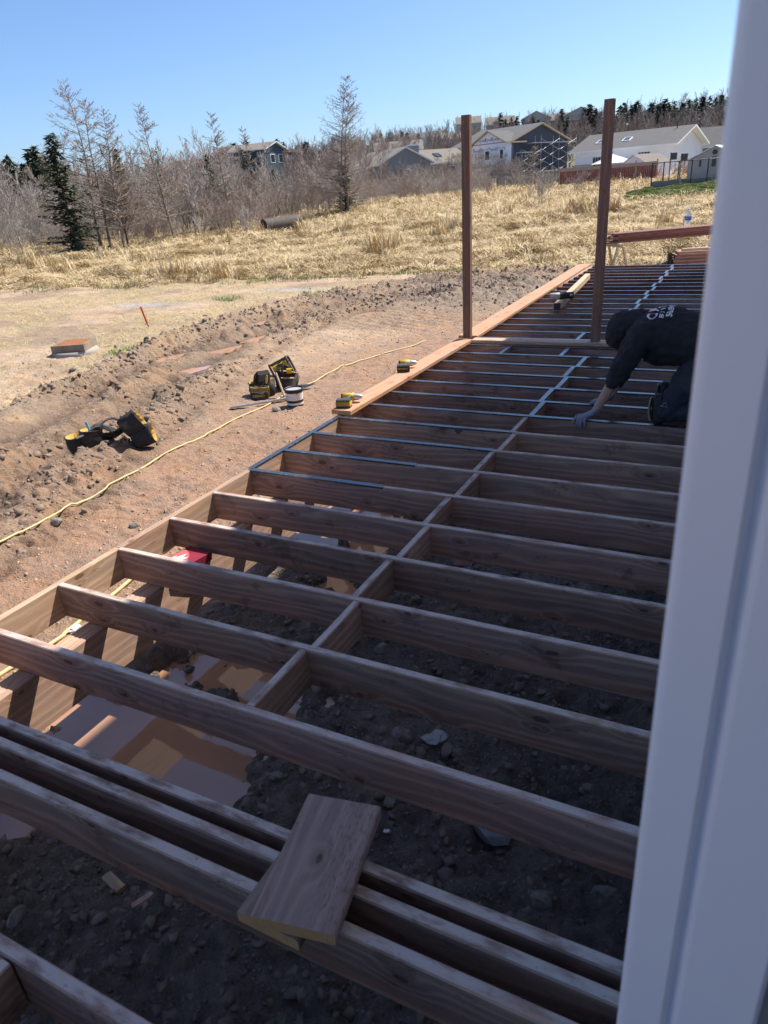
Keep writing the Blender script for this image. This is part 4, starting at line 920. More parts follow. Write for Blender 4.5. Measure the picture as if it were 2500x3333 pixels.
q = pa+pd*(1.65)+pn*.2; tlumber('timber_offcut', (q.x, q.y, g0+.055+11*.0405+.03), 2.9, .12, .055, WOODY, (0, 0, paz+.03), 'pale thick timber lying on top of the low board pile', 'timber', None, ENDY)
m_ = MB(); qq = pa+pd*.82; w_ = .60
m_.ribbon([qq+pn*-.008+Vector((0, 0, g0+.05)), qq+pn*-.008+Vector((0, 0, g0+.55)), qq+pn*(w_-.02)+Vector((0, 0, g0+.55)), qq+pn*(w_-.02)+Vector((0, 0, g0+.05))], [pd]*4, .02, .003); tag(m_.build('strap', WHITE), 'white plastic strap round the low board pile', 'strap')
m_ = MB(); 
for k in range(9):
    z_ = g0+.1+k*.042; m_.ribbon([pa+pd*(-.03-.04*rnd.random())+pn*(-.02+.07*i)+Vector((0, 0, z_+rnd.uniform(-.02, .02))) for i in range(10)], [Vector((-.3, 0, .9))]*10, .05, .004)
tag(m_.build('wrapping', BLACK), 'torn black wrapping on the ends of the low board pile', 'wrapping')

# ------------------------------------------------------------------ worker
SKIN = plain('skin', (.42, .25, .19), .55, .08, 20., bump=.1); HOOD = plain('black_hoodie', (.016, .018, .023), .92, .25, 8., bump=.5, bscale=120.); JEAN = plain('dark_jeans', (.022, .027, .042), .88, .3, 10., bump=.4, bscale=160., dirt=((.10, .09, .08), .3)); GLOVE = plain('grey_glove', (.22, .22, .27), .8, .15, 15., bump=.3); BOOT = plain('black_boot', (.02, .02, .022), .6, .25, 14., bump=.3); SOLE = plain('grey_sole', (.22, .21, .20), .8, .15, 12.)
def capsule(bm, a, b, ra, rb, sq=None, ax=None, n=14):
    """tapered capsule; sq squashes the cross-section along ax"""
    a, b = Vector(a), Vector(b); t = (b-a); l = t.length; t = t.normalized() if l > 1e-6 else Vector((0, 0, 1))
    u = t.orthogonal().normalized() if ax is None else (Vector(ax)-t*Vector(ax).dot(t)).normalized(); w = t.cross(u); k = sq or 1.
    rows = []
    for i in range(5): th = -math.pi/2+i*math.pi/8; rows.append((a+t*(ra*math.sin(th)), max(ra*math.cos(th), .0004)))
    for i in range(5): th = i*math.pi/8; rows.append((b+t*(rb*math.sin(th)), max(rb*math.cos(th), .0004)))
    vs = []
    for c, r_ in rows: vs.append([bm.verts.new(c+(u*math.cos(2*math.pi*j/n)*k+w*math.sin(2*math.pi*j/n))*r_) for j in range(n)])
    for r0, r1 in zip(vs[:-1], vs[1:]):
        for j in range(n): bm.faces.new((r0[j], r0[(j+1) % n], r1[(j+1) % n], r1[j]))
    bm.faces.new(vs[0][::-1]); bm.faces.new(vs[-1])
def blob(name, caps, mat, parent, voxel=.012, smooth=4, disp=0., dscale=.1):
    bm = bmesh.new()
    for c in caps: capsule(bm, *c)
    me = bpy.data.meshes.new(name); bm.to_mesh(me); bm.free(); me.materials.append(mat); o = link(name, me, parent)
    o.location = -Vector(parent.location)
    r_ = o.modifiers.new('fuse', 'REMESH'); r_.mode = 'VOXEL'; r_.voxel_size = voxel; r_.use_smooth_shade = True
    s_ = o.modifiers.new('smooth', 'SMOOTH'); s_.factor = .5; s_.iterations = smooth
    if disp:
        tx = bpy.data.textures.new(name+'_folds', 'CLOUDS'); tx.noise_scale = dscale; tx.noise_depth = 2; d_ = o.modifiers.new('folds', 'DISPLACE'); d_.texture = tx; d_.strength = disp; d_.mid_level = .5; d_.texture_coords = 'GLOBAL'
    # bake the modifiers so that the finished body is one plain continuous mesh
    dg = bpy.context.evaluated_depsgraph_get(); nm = bpy.data.meshes.new_from_object(o.evaluated_get(dg)); o.modifiers.clear(); o.data = nm; nm.name = name
    return o
wk = empty('person', (2.55, 3.9, 0), 0, 'person in black hoodie and jeans kneeling on joists, gloved hand on a joist', 'person')
LS, LE, LW = (2.255, 3.775, .62), (2.14, 3.715, .385), (1.985, 3.69, .068)
RS, RE, RW = (2.24, 4.13, .60), (2.13, 4.20, .36), (2.02, 4.10, .07)
HIPL, HIPR, KL, KR, AL, AR = (2.70, 3.82, .47), (2.70, 4.04, .47), (2.475, 3.725, .095), (2.475, 4.10, .095), (2.80, 3.79, .075), (2.80, 4.06, .075)
blob('body', [((2.68, 3.93, .50), (2.36, 3.94, .60), .13, .14, .75, (0, 0, 1)), ((2.36, 3.94, .60), (2.22, 3.94, .63), .15, .11), ((2.22, 3.94, .63), (2.13, 3.94, .61), .06, .06), ((2.12, 3.94, .625), (2.085, 3.935, .575), .10, .075), ((2.045, 3.93, .585), (2.03, 3.93, .575), .02, .014),
     ((2.3, 3.85, .62), LS, .07, .06), (LS, LE, .058, .047), (LE, LW, .047, .031), ((2.3, 4.03, .62), RS, .07, .06), (RS, RE, .058, .047), (RE, RW, .047, .031),
     (HIPL, KL, .09, .06), (HIPR, KR, .09, .06), (KL, AL, .055, .04), (KR, AR, .055, .04)], SKIN, wk, .011, 3)
hoodie = blob('hoodie', [((2.73, 3.93, .535), (2.42, 3.94, .60), .175, .20, 1.18, (0, 1, 0)), ((2.42, 3.94, .60), (2.27, 3.94, .60), .20, .165, 1.12, (0, 1, 0)), ((2.52, 3.92, .52), (2.36, 3.92, .50), .14, .12, 1.2, (0, 1, 0)), ((2.30, 3.85, .625), LS, .12, .10), (LS, LE, .098, .076), (LE, (2.100, 3.708, .305), .075, .058), ((2.106, 3.709, .318), (2.096, 3.707, .296), .064, .061),
     ((2.30, 4.03, .61), RS, .12, .10), (RS, RE, .098, .076), (RE, (2.07, 4.14, .2), .075, .058), ((2.27, 3.94, .66), (2.19, 3.94, .675), .105, .095, 1.1, (0, 1, 0))], HOOD, wk, .010, 4, .034, .055)
blob('hood', [((2.20, 3.94, .675), (2.115, 3.94, .642), .105, .126), ((2.115, 3.94, .642), (2.085, 3.935, .595), .126, .108), ((2.23, 3.94, .70), (2.16, 3.94, .70), .06, .07)], HOOD, wk, .008, 3, .03, .045)
jeans = blob('jeans', [((2.74, 3.93, .50), (2.64, 3.93, .50), .165, .14, 1.15, (0, 1, 0)), (HIPL, KL, .118, .082), (HIPR, KR, .118, .082), (KL, AL, .078, .06), (KR, AR, .078, .06)], JEAN, wk, .010, 3, .03, .04)
for K, A, nm in ((KL, AL, 0), (KR, AR, 1)):
    y = A[1]; blob('boot', [((A[0]-.01, y, .075), (A[0]+.055, y, .07), .05, .046), ((A[0]+.05, y, .06), (A[0]+.058, y+.0, .02), .045, .04)], BOOT, wk, .01, 3)
    o = MB().box((A[0]+.104, y, .07), (.018, .085, .12), ch=.006).build('boot_sole', SOLE, wk); o.location = -Vector(wk.location)
    o = blob('knee_pad', [((K[0]-.055, K[1], .17), (K[0]-.04, K[1], .045), .05, .052, 1.2, (0, 1, 0))], BOOT, wk, .01, 3)
    m_ = MB(); m_.ribbon([(K[0]-.108, K[1]-.0, .19), (K[0]-.114, K[1]-.0, .14), (K[0]-.112, K[1], .08), (K[0]-.098, K[1], .03)], [Vector((0, 1, 0))]*4, .10, .012); o = m_.build('knee_pad_shell', SOLE, wk); o.location = -Vector(wk.location)
m_ = MB(); m_.tube([(2.445, 3.642, .155), (2.475, 3.640, .185), (2.49, 3.640, .15), (2.445, 3.642, .155)], .004, 6); o = m_.build('strap_clip', SOLE, wk); o.location = -Vector(wk.location)
# gloved hand: palm on the joist top, fingers bent down over its near face
caps = [((1.995, 3.69, .085), (1.955, 3.69, .048), .037, .040, .62, (0, 0, 1)), ((1.955, 3.69, .048), (1.915, 3.682, .032), .044, .040, .5, (0, 0, 1))]
for i, (k0, k1, k2, k3) in enumerate((((1.878, 3.692, .030), (1.852, 3.676, .026), (1.838, 3.655, .004), (1.832, 3.648, -.018)), ((1.888, 3.675, .030), (1.872, 3.652, .022), (1.866, 3.642, -.012), (1.866, 3.640, -.042)), ((1.905, 3.664, .030), (1.895, 3.645, .018), (1.892, 3.638, -.018), (1.893, 3.636, -.048)), ((1.926, 3.660, .028), (1.922, 3.643, .012), (1.921, 3.638, -.015), (1.922, 3.637, -.036)))):
    r_ = (.0115, .0125, .012, .0105)[i]
    caps += [((1.93, 3.685, .035), k0, r_*1.2, r_*1.1), (k0, k1, r_*1.1, r_), (k1, k2, r_, r_*.92), (k2, k3, r_*.92, r_*.8)]
caps += [((1.955, 3.715, .04), (1.915, 3.735, .026), .018, .014), ((1.915, 3.735, .026), (1.882, 3.735, .014), .014, .011)]
blob('glove', caps, GLOVE, wk, .0042, 2)
caps = [((2.03, 4.10, .085), (1.98, 4.09, .05), .037, .040, .62, (0, 0, 1)), ((1.98, 4.09, .05), (1.94, 4.085, .035), .044, .038, .5, (0, 0, 1))]
for i in range(4): y = 4.06+i*.022; caps += [((1.95, 4.085, .035), (1.905, y, .03), .014, .0125), ((1.905, y, .03), (1.872+.008*abs(i-1.5), y, .016), .012, .0105)]
caps += [((1.975, 4.05, .04), (1.94, 4.035, .03), .017, .013), ((1.94, 4.035, .03), (1.915, 4.035, .02), .013, .011)]
blob('glove', caps, GLOVE, wk, .0042, 2)
# print on the back: lettering runs across the shoulders, laid onto the cloth
INK = plain('white_print', (.74, .74, .78), .7, .04, 20.); INKR = plain('red_print', (.55, .10, .10), .7, .05, 20.)
def backprint(s, size, x, y0, mat, spacing=1., bold=0.):
    c = bpy.data.curves.new('print', 'FONT'); c.body = s; c.size = size; c.space_character = spacing; c.align_x = 'LEFT'; c.align_y = 'CENTER'; c.resolution_u = 4; c.offset = bold
    o = bpy.data.objects.new('tmp', c); COL.objects.link(o); dg = bpy.context.evaluated_depsgraph_get(); me = bpy.data.meshes.new_from_object(o.evaluated_get(dg)); bpy.data.objects.remove(o)
    bm = bmesh.new(); bm.from_mesh(me); bmesh.ops.triangulate(bm, faces=bm.faces[:]); bmesh.ops.subdivide_edges(bm, edges=[e for e in bm.edges if e.calc_length() > .02], cuts=2, use_grid_fill=True)
    bmesh.ops.triangulate(bm, faces=bm.faces[:])
    for v in bm.verts:
        yy = y0+v.co.x; xx = x-v.co.y; hit, p_, nrm, _ = hoodie.ray_cast(Vector((xx, yy, 2)), Vector((0, 0, -1)))
        if not hit: p_ = Vector((xx, yy, .6)); nrm = Vector((0, 0, 1))
        v.co = p_+nrm*.004
    bm.to_mesh(me); bm.free(); me.materials.clear(); me.materials.append(mat); o = link('print', me, wk); o.location = -Vector(wk.location); return o
backprint('C', .10, 2.315, 3.80, INK, 1., .003); backprint('/', .09, 2.312, 3.86, INKR, 1., .001); backprint('A', .10, 2.315, 3.885, INK, 1., .003); backprint('L', .10, 2.315, 3.95, INK, 1., .003)
backprint('BUILD', .038, 2.378, 3.785, INK, 2.2, .001); backprint('506.847.0', .052, 2.428, 3.785, INK, 1., .0015)
# ------------------------------------------------------------------ dry grass field, fringe and lawn
rs = np.random.RandomState(21)
def in_view(P, mx=120, z=None):
    zz = base_z(P[:, 0], P[:, 1]) if z is None else z; q, d = proj(np.concatenate([P, zz[:, None]], -1)); return (d > 0) & (q[:, 0] > -mx) & (q[:, 0] < 2420) & (q[:, 1] > -500) & (q[:, 1] < 3400)
def field_points(n, r0, r1, pw):
    az = np.radians(rs.uniform(-56, 3, n)); r = r0+(r1-r0)*rs.rand(n)**pw; return np.stack([CAM[0]+r*np.sin(az), CAM[1]+r*np.cos(az)], -1)
TL = [ground_at(x*D, y*D) for x, y in ((-60, 556), (0, 552), (150, 545), (290, 533), (420, 518), (560, 503), (640, 478), (740, 458), (840, 440), (950, 428), (1060, 424))]
TLA = np.array([math.degrees(math.atan2(p[0]-CAM[0], p[1]-CAM[1])) for p in TL]); TLR = np.array([math.hypot(p[0]-CAM[0], p[1]-CAM[1]) for p in TL])
def tl_r(az): return np.interp(az, TLA, TLR, right=90)
def azr(P): return np.degrees(np.arctan2(P[:, 0]-CAM[0], P[:, 1]-CAM[1])), np.hypot(P[:, 0]-CAM[0], P[:, 1]-CAM[1])
LAWN = [ground_at(x*D, y*D) for x, y in ((1345, 428), (1372, 436), (1450, 430), (1560, 421), (1660, 412), (1660, 392), (1545, 399), (1440, 406), (1400, 411), (1352, 424))]
def inside(P, poly):
    c = np.zeros(len(P), bool); q = [(a[0], a[1]) for a in poly]
    for (x0, y0), (x1, y1) in zip(q, q[1:]+q[:1]):
        k = ((y0 > P[:, 1]) != (y1 > P[:, 1])); xx = (x1-x0)*(P[:, 1]-y0)/(y1-y0+1e-12)+x0; c ^= k & (P[:, 0] < xx)
    return c
P = np.concatenate([field_points(260000, 16, 44, .85), field_points(120000, 40, 92, .8)]); a_, r_ = azr(P)
k = (P[:, 1] > grass_edge(P[:, 0])+.15+1.1*(fbm(P[:, 0], P[:, 1], 3, .9)-.5)*2) & (r_ < tl_r(a_)+7) & (P[:, 1] < 95) & in_view(P) & ~inside(P, LAWN); P = P[k]; r_ = r_[k]
n1 = fbm(P[:, 0], P[:, 1], 3, .28); n2 = fbm(P[:, 0]+70, P[:, 1], 3, .55); n3 = fbm(P[:, 0], P[:, 1]+33, 3, 1.4)
dirs = n1*26+n3*9+rs.normal(0, .75, len(P)); lean = np.clip(.92+.22*(n2-.4)+rs.normal(0, .09, len(P)), .5, .99)
edge = np.clip((P[:, 1]-grass_edge(P[:, 0]))/3, .35, 1)
ln = (.30+.45*rs.rand(len(P)))*(.7+.6*n3)*edge; fl_ = rs.rand(len(P)) < .4; lean = np.where(fl_, .975, lean); ln = np.where(fl_, ln*1.35, ln); tall = n2 < .22; lean = np.where(tall, lean*.6, lean); ln = np.where(tall, ln*1.15, ln)
tn = np.clip(.55+rs.normal(0, .24, len(P))+.5*(n3-.5), 0, 1)[:, None]
col = np.array((.33, .235, .12))*(1-tn)+np.array((.68, .54, .325))*tn
gk = rs.rand(len(P)) < .04; col[gk] = (.30, .27, .10)
blades('dry_field_grass', 'tan lodged dry grass covering the field behind the yard', 'grass', P, ln, lean, GRASSM, 5, .010+.00040*r_, dirs, np.where(fl_, .10+.12*rs.rand(len(P)), -.02), False, col)
P = field_points(60000, 14, 34, 1.); ge_ = grass_edge(P[:, 0]); d_ = P[:, 1]-ge_; k = (np.abs(d_+.1) < .9*rs.rand(len(P))) & (fbm(P[:, 0]+9, P[:, 1], 3, .7) > .44) & in_view(P); P = P[k]
tn = rs.rand(len(P))[:, None]; col = np.array((.11, .16, .04))*(1-tn)+np.array((.30, .30, .10))*tn
blades('green_fringe', 'thin green grass fringe between the mud and the dry field', 'grass', P, .09+.1*rs.rand(len(P)), .6, GRASSM, 6, .016, None, 0., True, col)
lx = np.array([p[0] for p in LAWN]); ly = np.array([p[1] for p in LAWN]); P = np.stack([rs.uniform(lx.min(), lx.max(), 60000), rs.uniform(ly.min(), ly.max(), 60000)], -1); P = P[inside(P, LAWN)]
tn = np.clip(rs.rand(len(P))*.6+.8*(fbm(P[:, 0], P[:, 1], 3, .6)-.3), 0, 1)[:, None]; col = np.array((.15, .21, .055))*(1-tn)+np.array((.33, .36, .13))*tn
blades('lawn_grass', 'mown green lawn patch beside the chain link fence', 'grass', P, .11, .5, GRASSM, 7, .05, None, .12, False, col)

# ------------------------------------------------------------------ woody plants
def bark(name, col, var=.25): return plain(name, col, .9, var, 3.)
BK_GREY = bark('grey_alder_bark', (.37, .33, .30)); BK_RED = bark('reddish_twig_bark', (.345, .27, .24)); BK_BRN = bark('brown_larch_bark', (.27, .22, .185)); BK_PALE = bark('pale_birch_bark', (.46, .42, .39)); BK_DK = bark('dark_bark', (.10, .08, .07))
class Twig:
    """collects tapered three-sided twigs"""
    def __init__(s): s.a = []; s.b = []; s.ra = []; s.rb = []
    def seg(s, a, b, ra, rb): s.a.append(a); s.b.append(b); s.ra.append(ra); s.rb.append(rb)
    def mesh(s, name, mat):
        A = np.array(s.a); B = np.array(s.b); ra = np.array(s.ra)[:, None]; rb = np.array(s.rb)[:, None]
        t = B-A; t /= np.linalg.norm(t, axis=1)[:, None]+1e-9; h = np.where(np.abs(t[:, 2:3]) > .9, np.array((1., 0, 0)), np.array((0, 0, 1.))); u = np.cross(t, h); u /= np.linalg.norm(u, axis=1)[:, None]; w = np.cross(t, u)
        V = []
        for P_, rr in ((A, ra), (B, rb)):
            for k in range(3): an = 2*math.pi*k/3; V.append(P_+(u*math.cos(an)+w*math.sin(an))*rr)
        V = np.stack(V, 1).reshape(-1, 3); i = np.arange(len(A))[:, None]*6
        F = np.concatenate([i+np.array(q) for q in ((0, 1, 4, 3), (1, 2, 5, 4), (2, 0, 3, 5))], 0)
        return mesh_np(name, V, F, mat)
def limb(tw, r_, p, d, L_, rad, depth, gn=.25, up=.15, kids=4, segs=4, kr=(.45, .75), spread=.7, minr=.004, start=.25):
    """one wandering limb with side shoots"""
    p = np.array(p, float); d = np.array(d, float)/np.linalg.norm(d); st = L_/segs; pts = [p]; ds = [d]
    for i in range(segs):
        d = d+np.array([r_.gauss(0, gn), r_.gauss(0, gn), r_.gauss(0, gn)*.6+up])*.5; d /= np.linalg.norm(d); q = p+d*st
        tw.seg(p, q, max(minr, rad*(1-i/segs*.75)), max(minr*.8, rad*(1-(i+1)/segs*.75))); p = q; pts.append(p); ds.append(d)
    if depth > 0:
        for j in range(kids):
            t = r_.uniform(start, 1.); k = min(int(t*segs), segs-1); f = t*segs-k; b = pts[k]*(1-f)+pts[k+1]*f; a = r_.uniform(0, 6.283); e = ds[k]; h = np.array((0, 0, 1.)) if abs(e[2]) < .9 else np.array((1., 0, 0)); u = np.cross(e, h); u /= np.linalg.norm(u); w = np.cross(e, u)
            nd = e+spread*r_.uniform(.6, 1.4)*(u*math.cos(a)+w*math.sin(a)); limb(tw, r_, b, nd, L_*r_.uniform(*kr)*(1.1-.5*t), rad*.5*(1.1-.5*t), depth-1, gn, up, max(2, kids-1), max(2, segs-1), kr, spread, minr, .15)
def shrub_mesh(seed, h, stems, mat, depth=3, kids=4, spread=.55, minr=.006, fan=.5):
    r_ = random.Random(seed); tw = Twig()
    for s_ in range(stems):
        a = r_.uniform(0, 6.283); f = r_.uniform(.1, fan); limb(tw, r_, (r_.gauss(0, .25), r_.gauss(0, .25), -.1), (math.cos(a)*f, math.sin(a)*f, 1), h*r_.uniform(.55, 1.), .02*h/3*r_.uniform(.7, 1.2), depth, .28, .12, kids, 5, (.38, .62), spread, minr)
    return tw.mesh('bare_shrub', mat)
SHR = [shrub_mesh(1, 3.2, 15, BK_GREY, kids=5, minr=.008, fan=.8), shrub_mesh(2, 2.9, 16, BK_RED, kids=5, minr=.008, fan=.8), shrub_mesh(3, 3.5, 13, BK_GREY, kids=5, minr=.008, fan=.7), shrub_mesh(4, 2.5, 17, BK_RED, kids=5, minr=.008, fan=.9), shrub_mesh(5, 3.8, 12, BK_BRN, kids=5, minr=.008, fan=.6), shrub_mesh(6, 3.0, 12, BK_PALE, kids=4, minr=.008, fan=.7)]
GRP = 'leafless shrubs of the thicket behind the field'; SHL = 'leafless shrub in the dense thicket behind the dry field'
r2 = random.Random(5); cnt = 0
def put(mesh, name, x, y, s, label, cat, group=None, z=None, rz=None):
    o = link(name, mesh, None, (x, y, (float(base_z(np.array([x]), np.array([y]))[0]) if z is None else z)-.05), (r2.uniform(-.06, .06), r2.uniform(-.06, .06), r2.uniform(0, 6.28) if rz is None else rz)); o.scale = (s*r2.uniform(.9, 1.1), s*r2.uniform(.9, 1.1), s); return tag(o, label, cat, group)
for row in range(7):
    az = -57.
    while az < -16.5:
        rr = tl_r(az)+.6+row*3.4+r2.uniform(-1.1, 1.1)
        if az > -30: rr += row*1.5
        x = CAM[0]+rr*math.sin(R(az)); y = CAM[1]+rr*math.cos(R(az)); hs = (.7, .85, .95, 1.0, 1.05, 1.1, 1.1)[row]*(.82 if -37 < az < -30 and row > 2 else 1.)*(1. if az < -30 else .78)
        kk = (0, 1, 3, 2, 1, 4, 0, 5)[r2.randrange(8)] if row < 4 else (0, 1, 2, 4)[r2.randrange(4)]; tone = ('grey', 'reddish', 'grey', 'low reddish', 'brown', 'pale')[kk]; wh = 'at the front edge of' if row < 2 else 'deep inside' if row < 5 else 'at the back of'
        put(SHR[kk], 'bare_shrub', x, y, hs*r2.uniform(.75, 1.2), tone+' leafless shrub '+wh+' the thicket behind the field', 'shrub', tone+' shrubs '+wh+' the thicket'); cnt += 1
        az += r2.uniform(1.25, 2.0)*(45/rr)*(1.05 if row < 3 else 1.35)
for x, y, s_, k_, lb in ((1175, 443, .8, 0, 'leafless shrub standing alone in the dry field before the dark house'), (1245, 418, .55, 1, 'reddish shrub in front of the red fence'), (930, 415, .9, 0, 'grey shrub in front of the beige house'), (870, 420, .85, 1, 'reddish shrub in front of the grey gabled house'), (1010, 420, .6, 2, 'grey shrub below the house wrapped in white sheeting'), (1120, 408, .6, 0, 'shrub against the weathered picket fence'), (1300, 412, .5, 1, 'reddish shrub near the end of the red fence'), (960, 422, .7, 5, 'pale shrub between the beige house and the post')):
    q = ground_at(x*D, y*D); put(SHR[k_], 'bare_shrub', q[0], q[1], s_, lb, 'shrub')
SAP = [shrub_mesh(31, 1.6, 1, BK_BRN, 2, 4, .5, .005, .15), shrub_mesh(32, 1.5, 1, BK_BRN, 2, 5, .6, .005, .25)]
for i, (x, y, lb) in enumerate(((368, 612, 'thin bare sapling at the edge of the mud'), (402, 603, 'small forked sapling at the edge of the dry grass'))):
    q = ground_at(x*D, y*D); put(SAP[i], 'sapling', q[0], q[1], 1.15, lb, 'sapling', z=gz(q[0], q[1]))
# larches and bare trees
def bare_tree(name, px, py, top, label, cat, seed, lean=(0, 0), width=1., mat=BK_BRN, kind='larch', dist=None, trunks=1, tr=.012, group=None):
    """py: pixel of the foot; top: pixel row of the tip"""
    if kind == 'larch': px = px+(1040-px)/(4400-top)*(py-top)           # px names the tip: follow the upright down to its foot
    q = ground_at(px*D, py*D) if dist is None else at_d(px*D, py*D, dist); rr = math.hypot(q[0]-CAM[0], q[1]-CAM[1]); zg = float(base_z(q[None, 0], q[None, 1])[0])
    h = (at_d(px*D, top*D, rr)[2]-zg); r_ = random.Random(seed); q = q-np.array((lean[0]*h, lean[1]*h, 0.)); root = empty(name, (q[0], q[1], zg), 0, label, cat, group); tt = Twig(); cr = Twig()
    for t_ in range(trunks):
        hh = h*(1-.12*t_); off = np.array((.5*t_, .3*t_, 0.)); p = off*1.; d = np.array((lean[0]+.05*t_, lean[1], 1.)); n = 14; pts = [p+np.array((0, 0, -.2))]
        for i in range(n):
            d = d+np.array((r_.gauss(0, .035), r_.gauss(0, .035), 0)); p = p+d/d[2]*hh/n; pts.append(p); tt.seg(pts[-2], p, max(.012, h*tr*(1-i/n)), max(.010, h*tr*(1-(i+1)/n)))
        nb = 95 if kind == 'larch' else 44
        for j in range(nb):
            t = r_.uniform(.12, .98)**.9; k = min(int(t*n), n-1); f = t*n-k; b = pts[k]*(1-f)+pts[k+1]*f; a = r_.uniform(0, 6.283)
            if kind == 'larch': L_ = width*h*.33*(1-t)**.8*r_.uniform(.45, 1.15)+.25; limb(cr, r_, b, (math.cos(a), math.sin(a), .05+.5*t), L_, .028*(1-t)+.013, 1, .20, .035, 11, 5, (.13, .30), 1.0, .0115, .08)
            else: L_ = width*h*.34*(1-t*.7)*r_.uniform(.5, 1.1); limb(cr, r_, b, (math.cos(a)*.7, math.sin(a)*.7, .9), L_, .024*(1-t)+.012, 2, .2, .14, 5, 4, (.35, .6), .6, .010, .2)
    link('trunk', tt.mesh('trunk', mat), root); link('crown', cr.mesh('crown', mat), root); return root
bare_tree('larch_tree', 130, 540, 168, 'tall leaning bare larch above the dark spruce', 'tree', 3, (-.07, .02), 1.25, BK_BRN, 'larch', trunks=2)
bare_tree('larch_tree', 208, 540, 228, 'shorter upright larch beside the leaning larch', 'tree', 4, (0, 0), 1.05)
bare_tree('larch_tree', 331, 520, 225, 'narrow bare larch standing right of the reddish alder', 'tree', 5, (.02, 0), 1.0, dist=52)
bare_tree('larch_tree', 467, 500, 238, 'sparse bare larch behind the middle of the thicket', 'tree', 6, (0, 0), .85, dist=56)
bare_tree('larch_tree', 526, 500, 270, 'slim bent larch leaning beside the sparse larch', 'tree', 7, (-.10, 0), .5, dist=58)
bare_tree('larch_tree', 708, 470, 158, 'tallest double trunked bare larch left of the grey gabled house', 'tree', 8, (-.03, 0), 1.35, dist=60, trunks=2)
bare_tree('bare_tree', 425, 505, 300, 'pale birch with slender upright limbs in the thicket', 'tree', 9, (0, 0), .8, BK_PALE, 'alder', dist=54)
bare_tree('bare_tree', 285, 533, 330, 'dark stemmed alder with spreading limbs at the thicket edge', 'tree', 10, (.05, 0), 1.3, BK_DK, 'alder', tr=.016)
bare_tree('bare_tree', 40, 548, 350, 'grey alder near the left end of the thicket', 'tree', 11, (-.1, 0), 1.1, BK_GREY, 'alder')
bare_tree('bare_tree', 180, 540, 300, 'reddish alder crown beside the leaning larch', 'tree', 12, (.1, 0), 1.25, BK_RED, 'alder', dist=56)
bare_tree('bare_tree', 640, 470, 340, 'bare alder below the dark school building', 'tree', 14, (0, 0), 1.1, BK_GREY, 'alder', dist=64)
bare_tree('larch_tree', 1150, 405, 318, 'small brown larch before the scaffold of the dark house', 'tree', 15, (0, 0), 1.15, BK_BRN, 'larch', dist=80)
bare_tree('bare_tree', 1520, 350, 248, 'spreading bare tree behind the white house gable', 'tree', 16, (0, 0), 1.3, BK_GREY, 'alder', dist=118)
# conifers
def needle(name, col):
    m = plain(name, col, .75, .35, 1.3); return m
NDL = [needle('spruce_needles', (.075, .10, .048)), needle('blue_green_needles', (.055, .08, .052)), needle('yellow_green_needles', (.095, .105, .042))]
def conifer_parts(seed, h, w, nd, dense=1., bare=0.06, big=1.):
    r_ = np.random.RandomState(seed); nb = int(95*dense); V = []; F = []; nv = 0; tw = Twig()
    for i in range(10): tw.seg((0, 0, h*i/10-.1), (0, 0, h*(i+1)/10-.1), max(.02, h*.014*(1-i/10)), max(.012, h*.014*(1-(i+1)/10)))
    for j in range(nb):
        t = bare+(1-bare)*(j+r_.rand())/nb; a = r_.rand()*6.283; L_ = w*(1-t)**.85*(.55+.6*r_.rand())+.06*w; dn = -.28+.55*t+.15*r_.randn()*.6
        nq = max(5, int(16*L_/w)+4)
        s = (np.arange(nq)+r_.rand(nq))/nq; b = np.stack([math.cos(a)*L_*s, math.sin(a)*L_*s, h*t+L_*(dn*s+.22*s*s)], -1)
        sz = big*w*(.11+.10*r_.rand(nq))*(1.1-.5*s); ya = a+r_.normal(0, .9, nq); dr = r_.normal(-.25, .35, nq)
        e = np.stack([np.cos(ya), np.sin(ya), dr], -1); sd = np.stack([-np.sin(ya), np.cos(ya), r_.normal(0, .35, nq)], -1)
        v = np.stack([b-sd*sz[:, None]*.34, b+sd*sz[:, None]*.34, b+e*sz[:, None]*1.25], 1).reshape(-1, 3); V.append(v); F.append(np.arange(len(v)).reshape(-1, 3)+nv); nv += len(v)
        tw.seg((0, 0, h*t), tuple(b[-1]), .012*w/1.6, .005)
    return tw.mesh('trunk', BK_DK), mesh_np('crown', np.concatenate(V), np.concatenate(F), NDL[nd])
CONI = [conifer_parts(1, 8, 1.9, 0, 1.7), conifer_parts(2, 8, 1.5, 1, 1.1), conifer_parts(3, 8, 1.25, 0, 1.), conifer_parts(4, 8, 2.3, 2, 1.2), conifer_parts(5, 8, 1.7, 1, 1.2, .12), conifer_parts(6, 8, 1.9, 0, .8, .05, 2.1), conifer_parts(7, 8, 1.6, 1, .75, .05, 2.1), conifer_parts(8, 8, 2.1, 1, .85, .12, 1.9), conifer_parts(9, 8, 1.4, 0, .7, .05, 2.2)]
def conifer(px, py, top, dist, k, label, wide=1., group=None):
    px = px+(1040-px)/(4400-top)*(py-top); q = at_d(px*D, py*D, dist); zg = float(base_z(q[None, 0], q[None, 1])[0]); h = at_d(px*D, top*D, dist)[2]-zg; root = empty('spruce_tree', (q[0], q[1], zg-.1), r2.uniform(0, 6.28), label, 'tree', group); s_ = h/8
    for nm, me in zip(('trunk', 'crown'), CONI[k]): o = link(nm, me, root)
    root.scale = (s_*wide, s_*wide, s_); return root
conifer(108, 540, 282, 50, 0, 'dark dense spruce beside the leaning larch', 1.45)
conifer(447, 505, 332, 60, 3, 'young dark spruce in the middle of the thicket', .9)
conifer(740, 470, 348, 62, 3, 'bushy green spruce at the foot of the double trunked larch', 1.7)
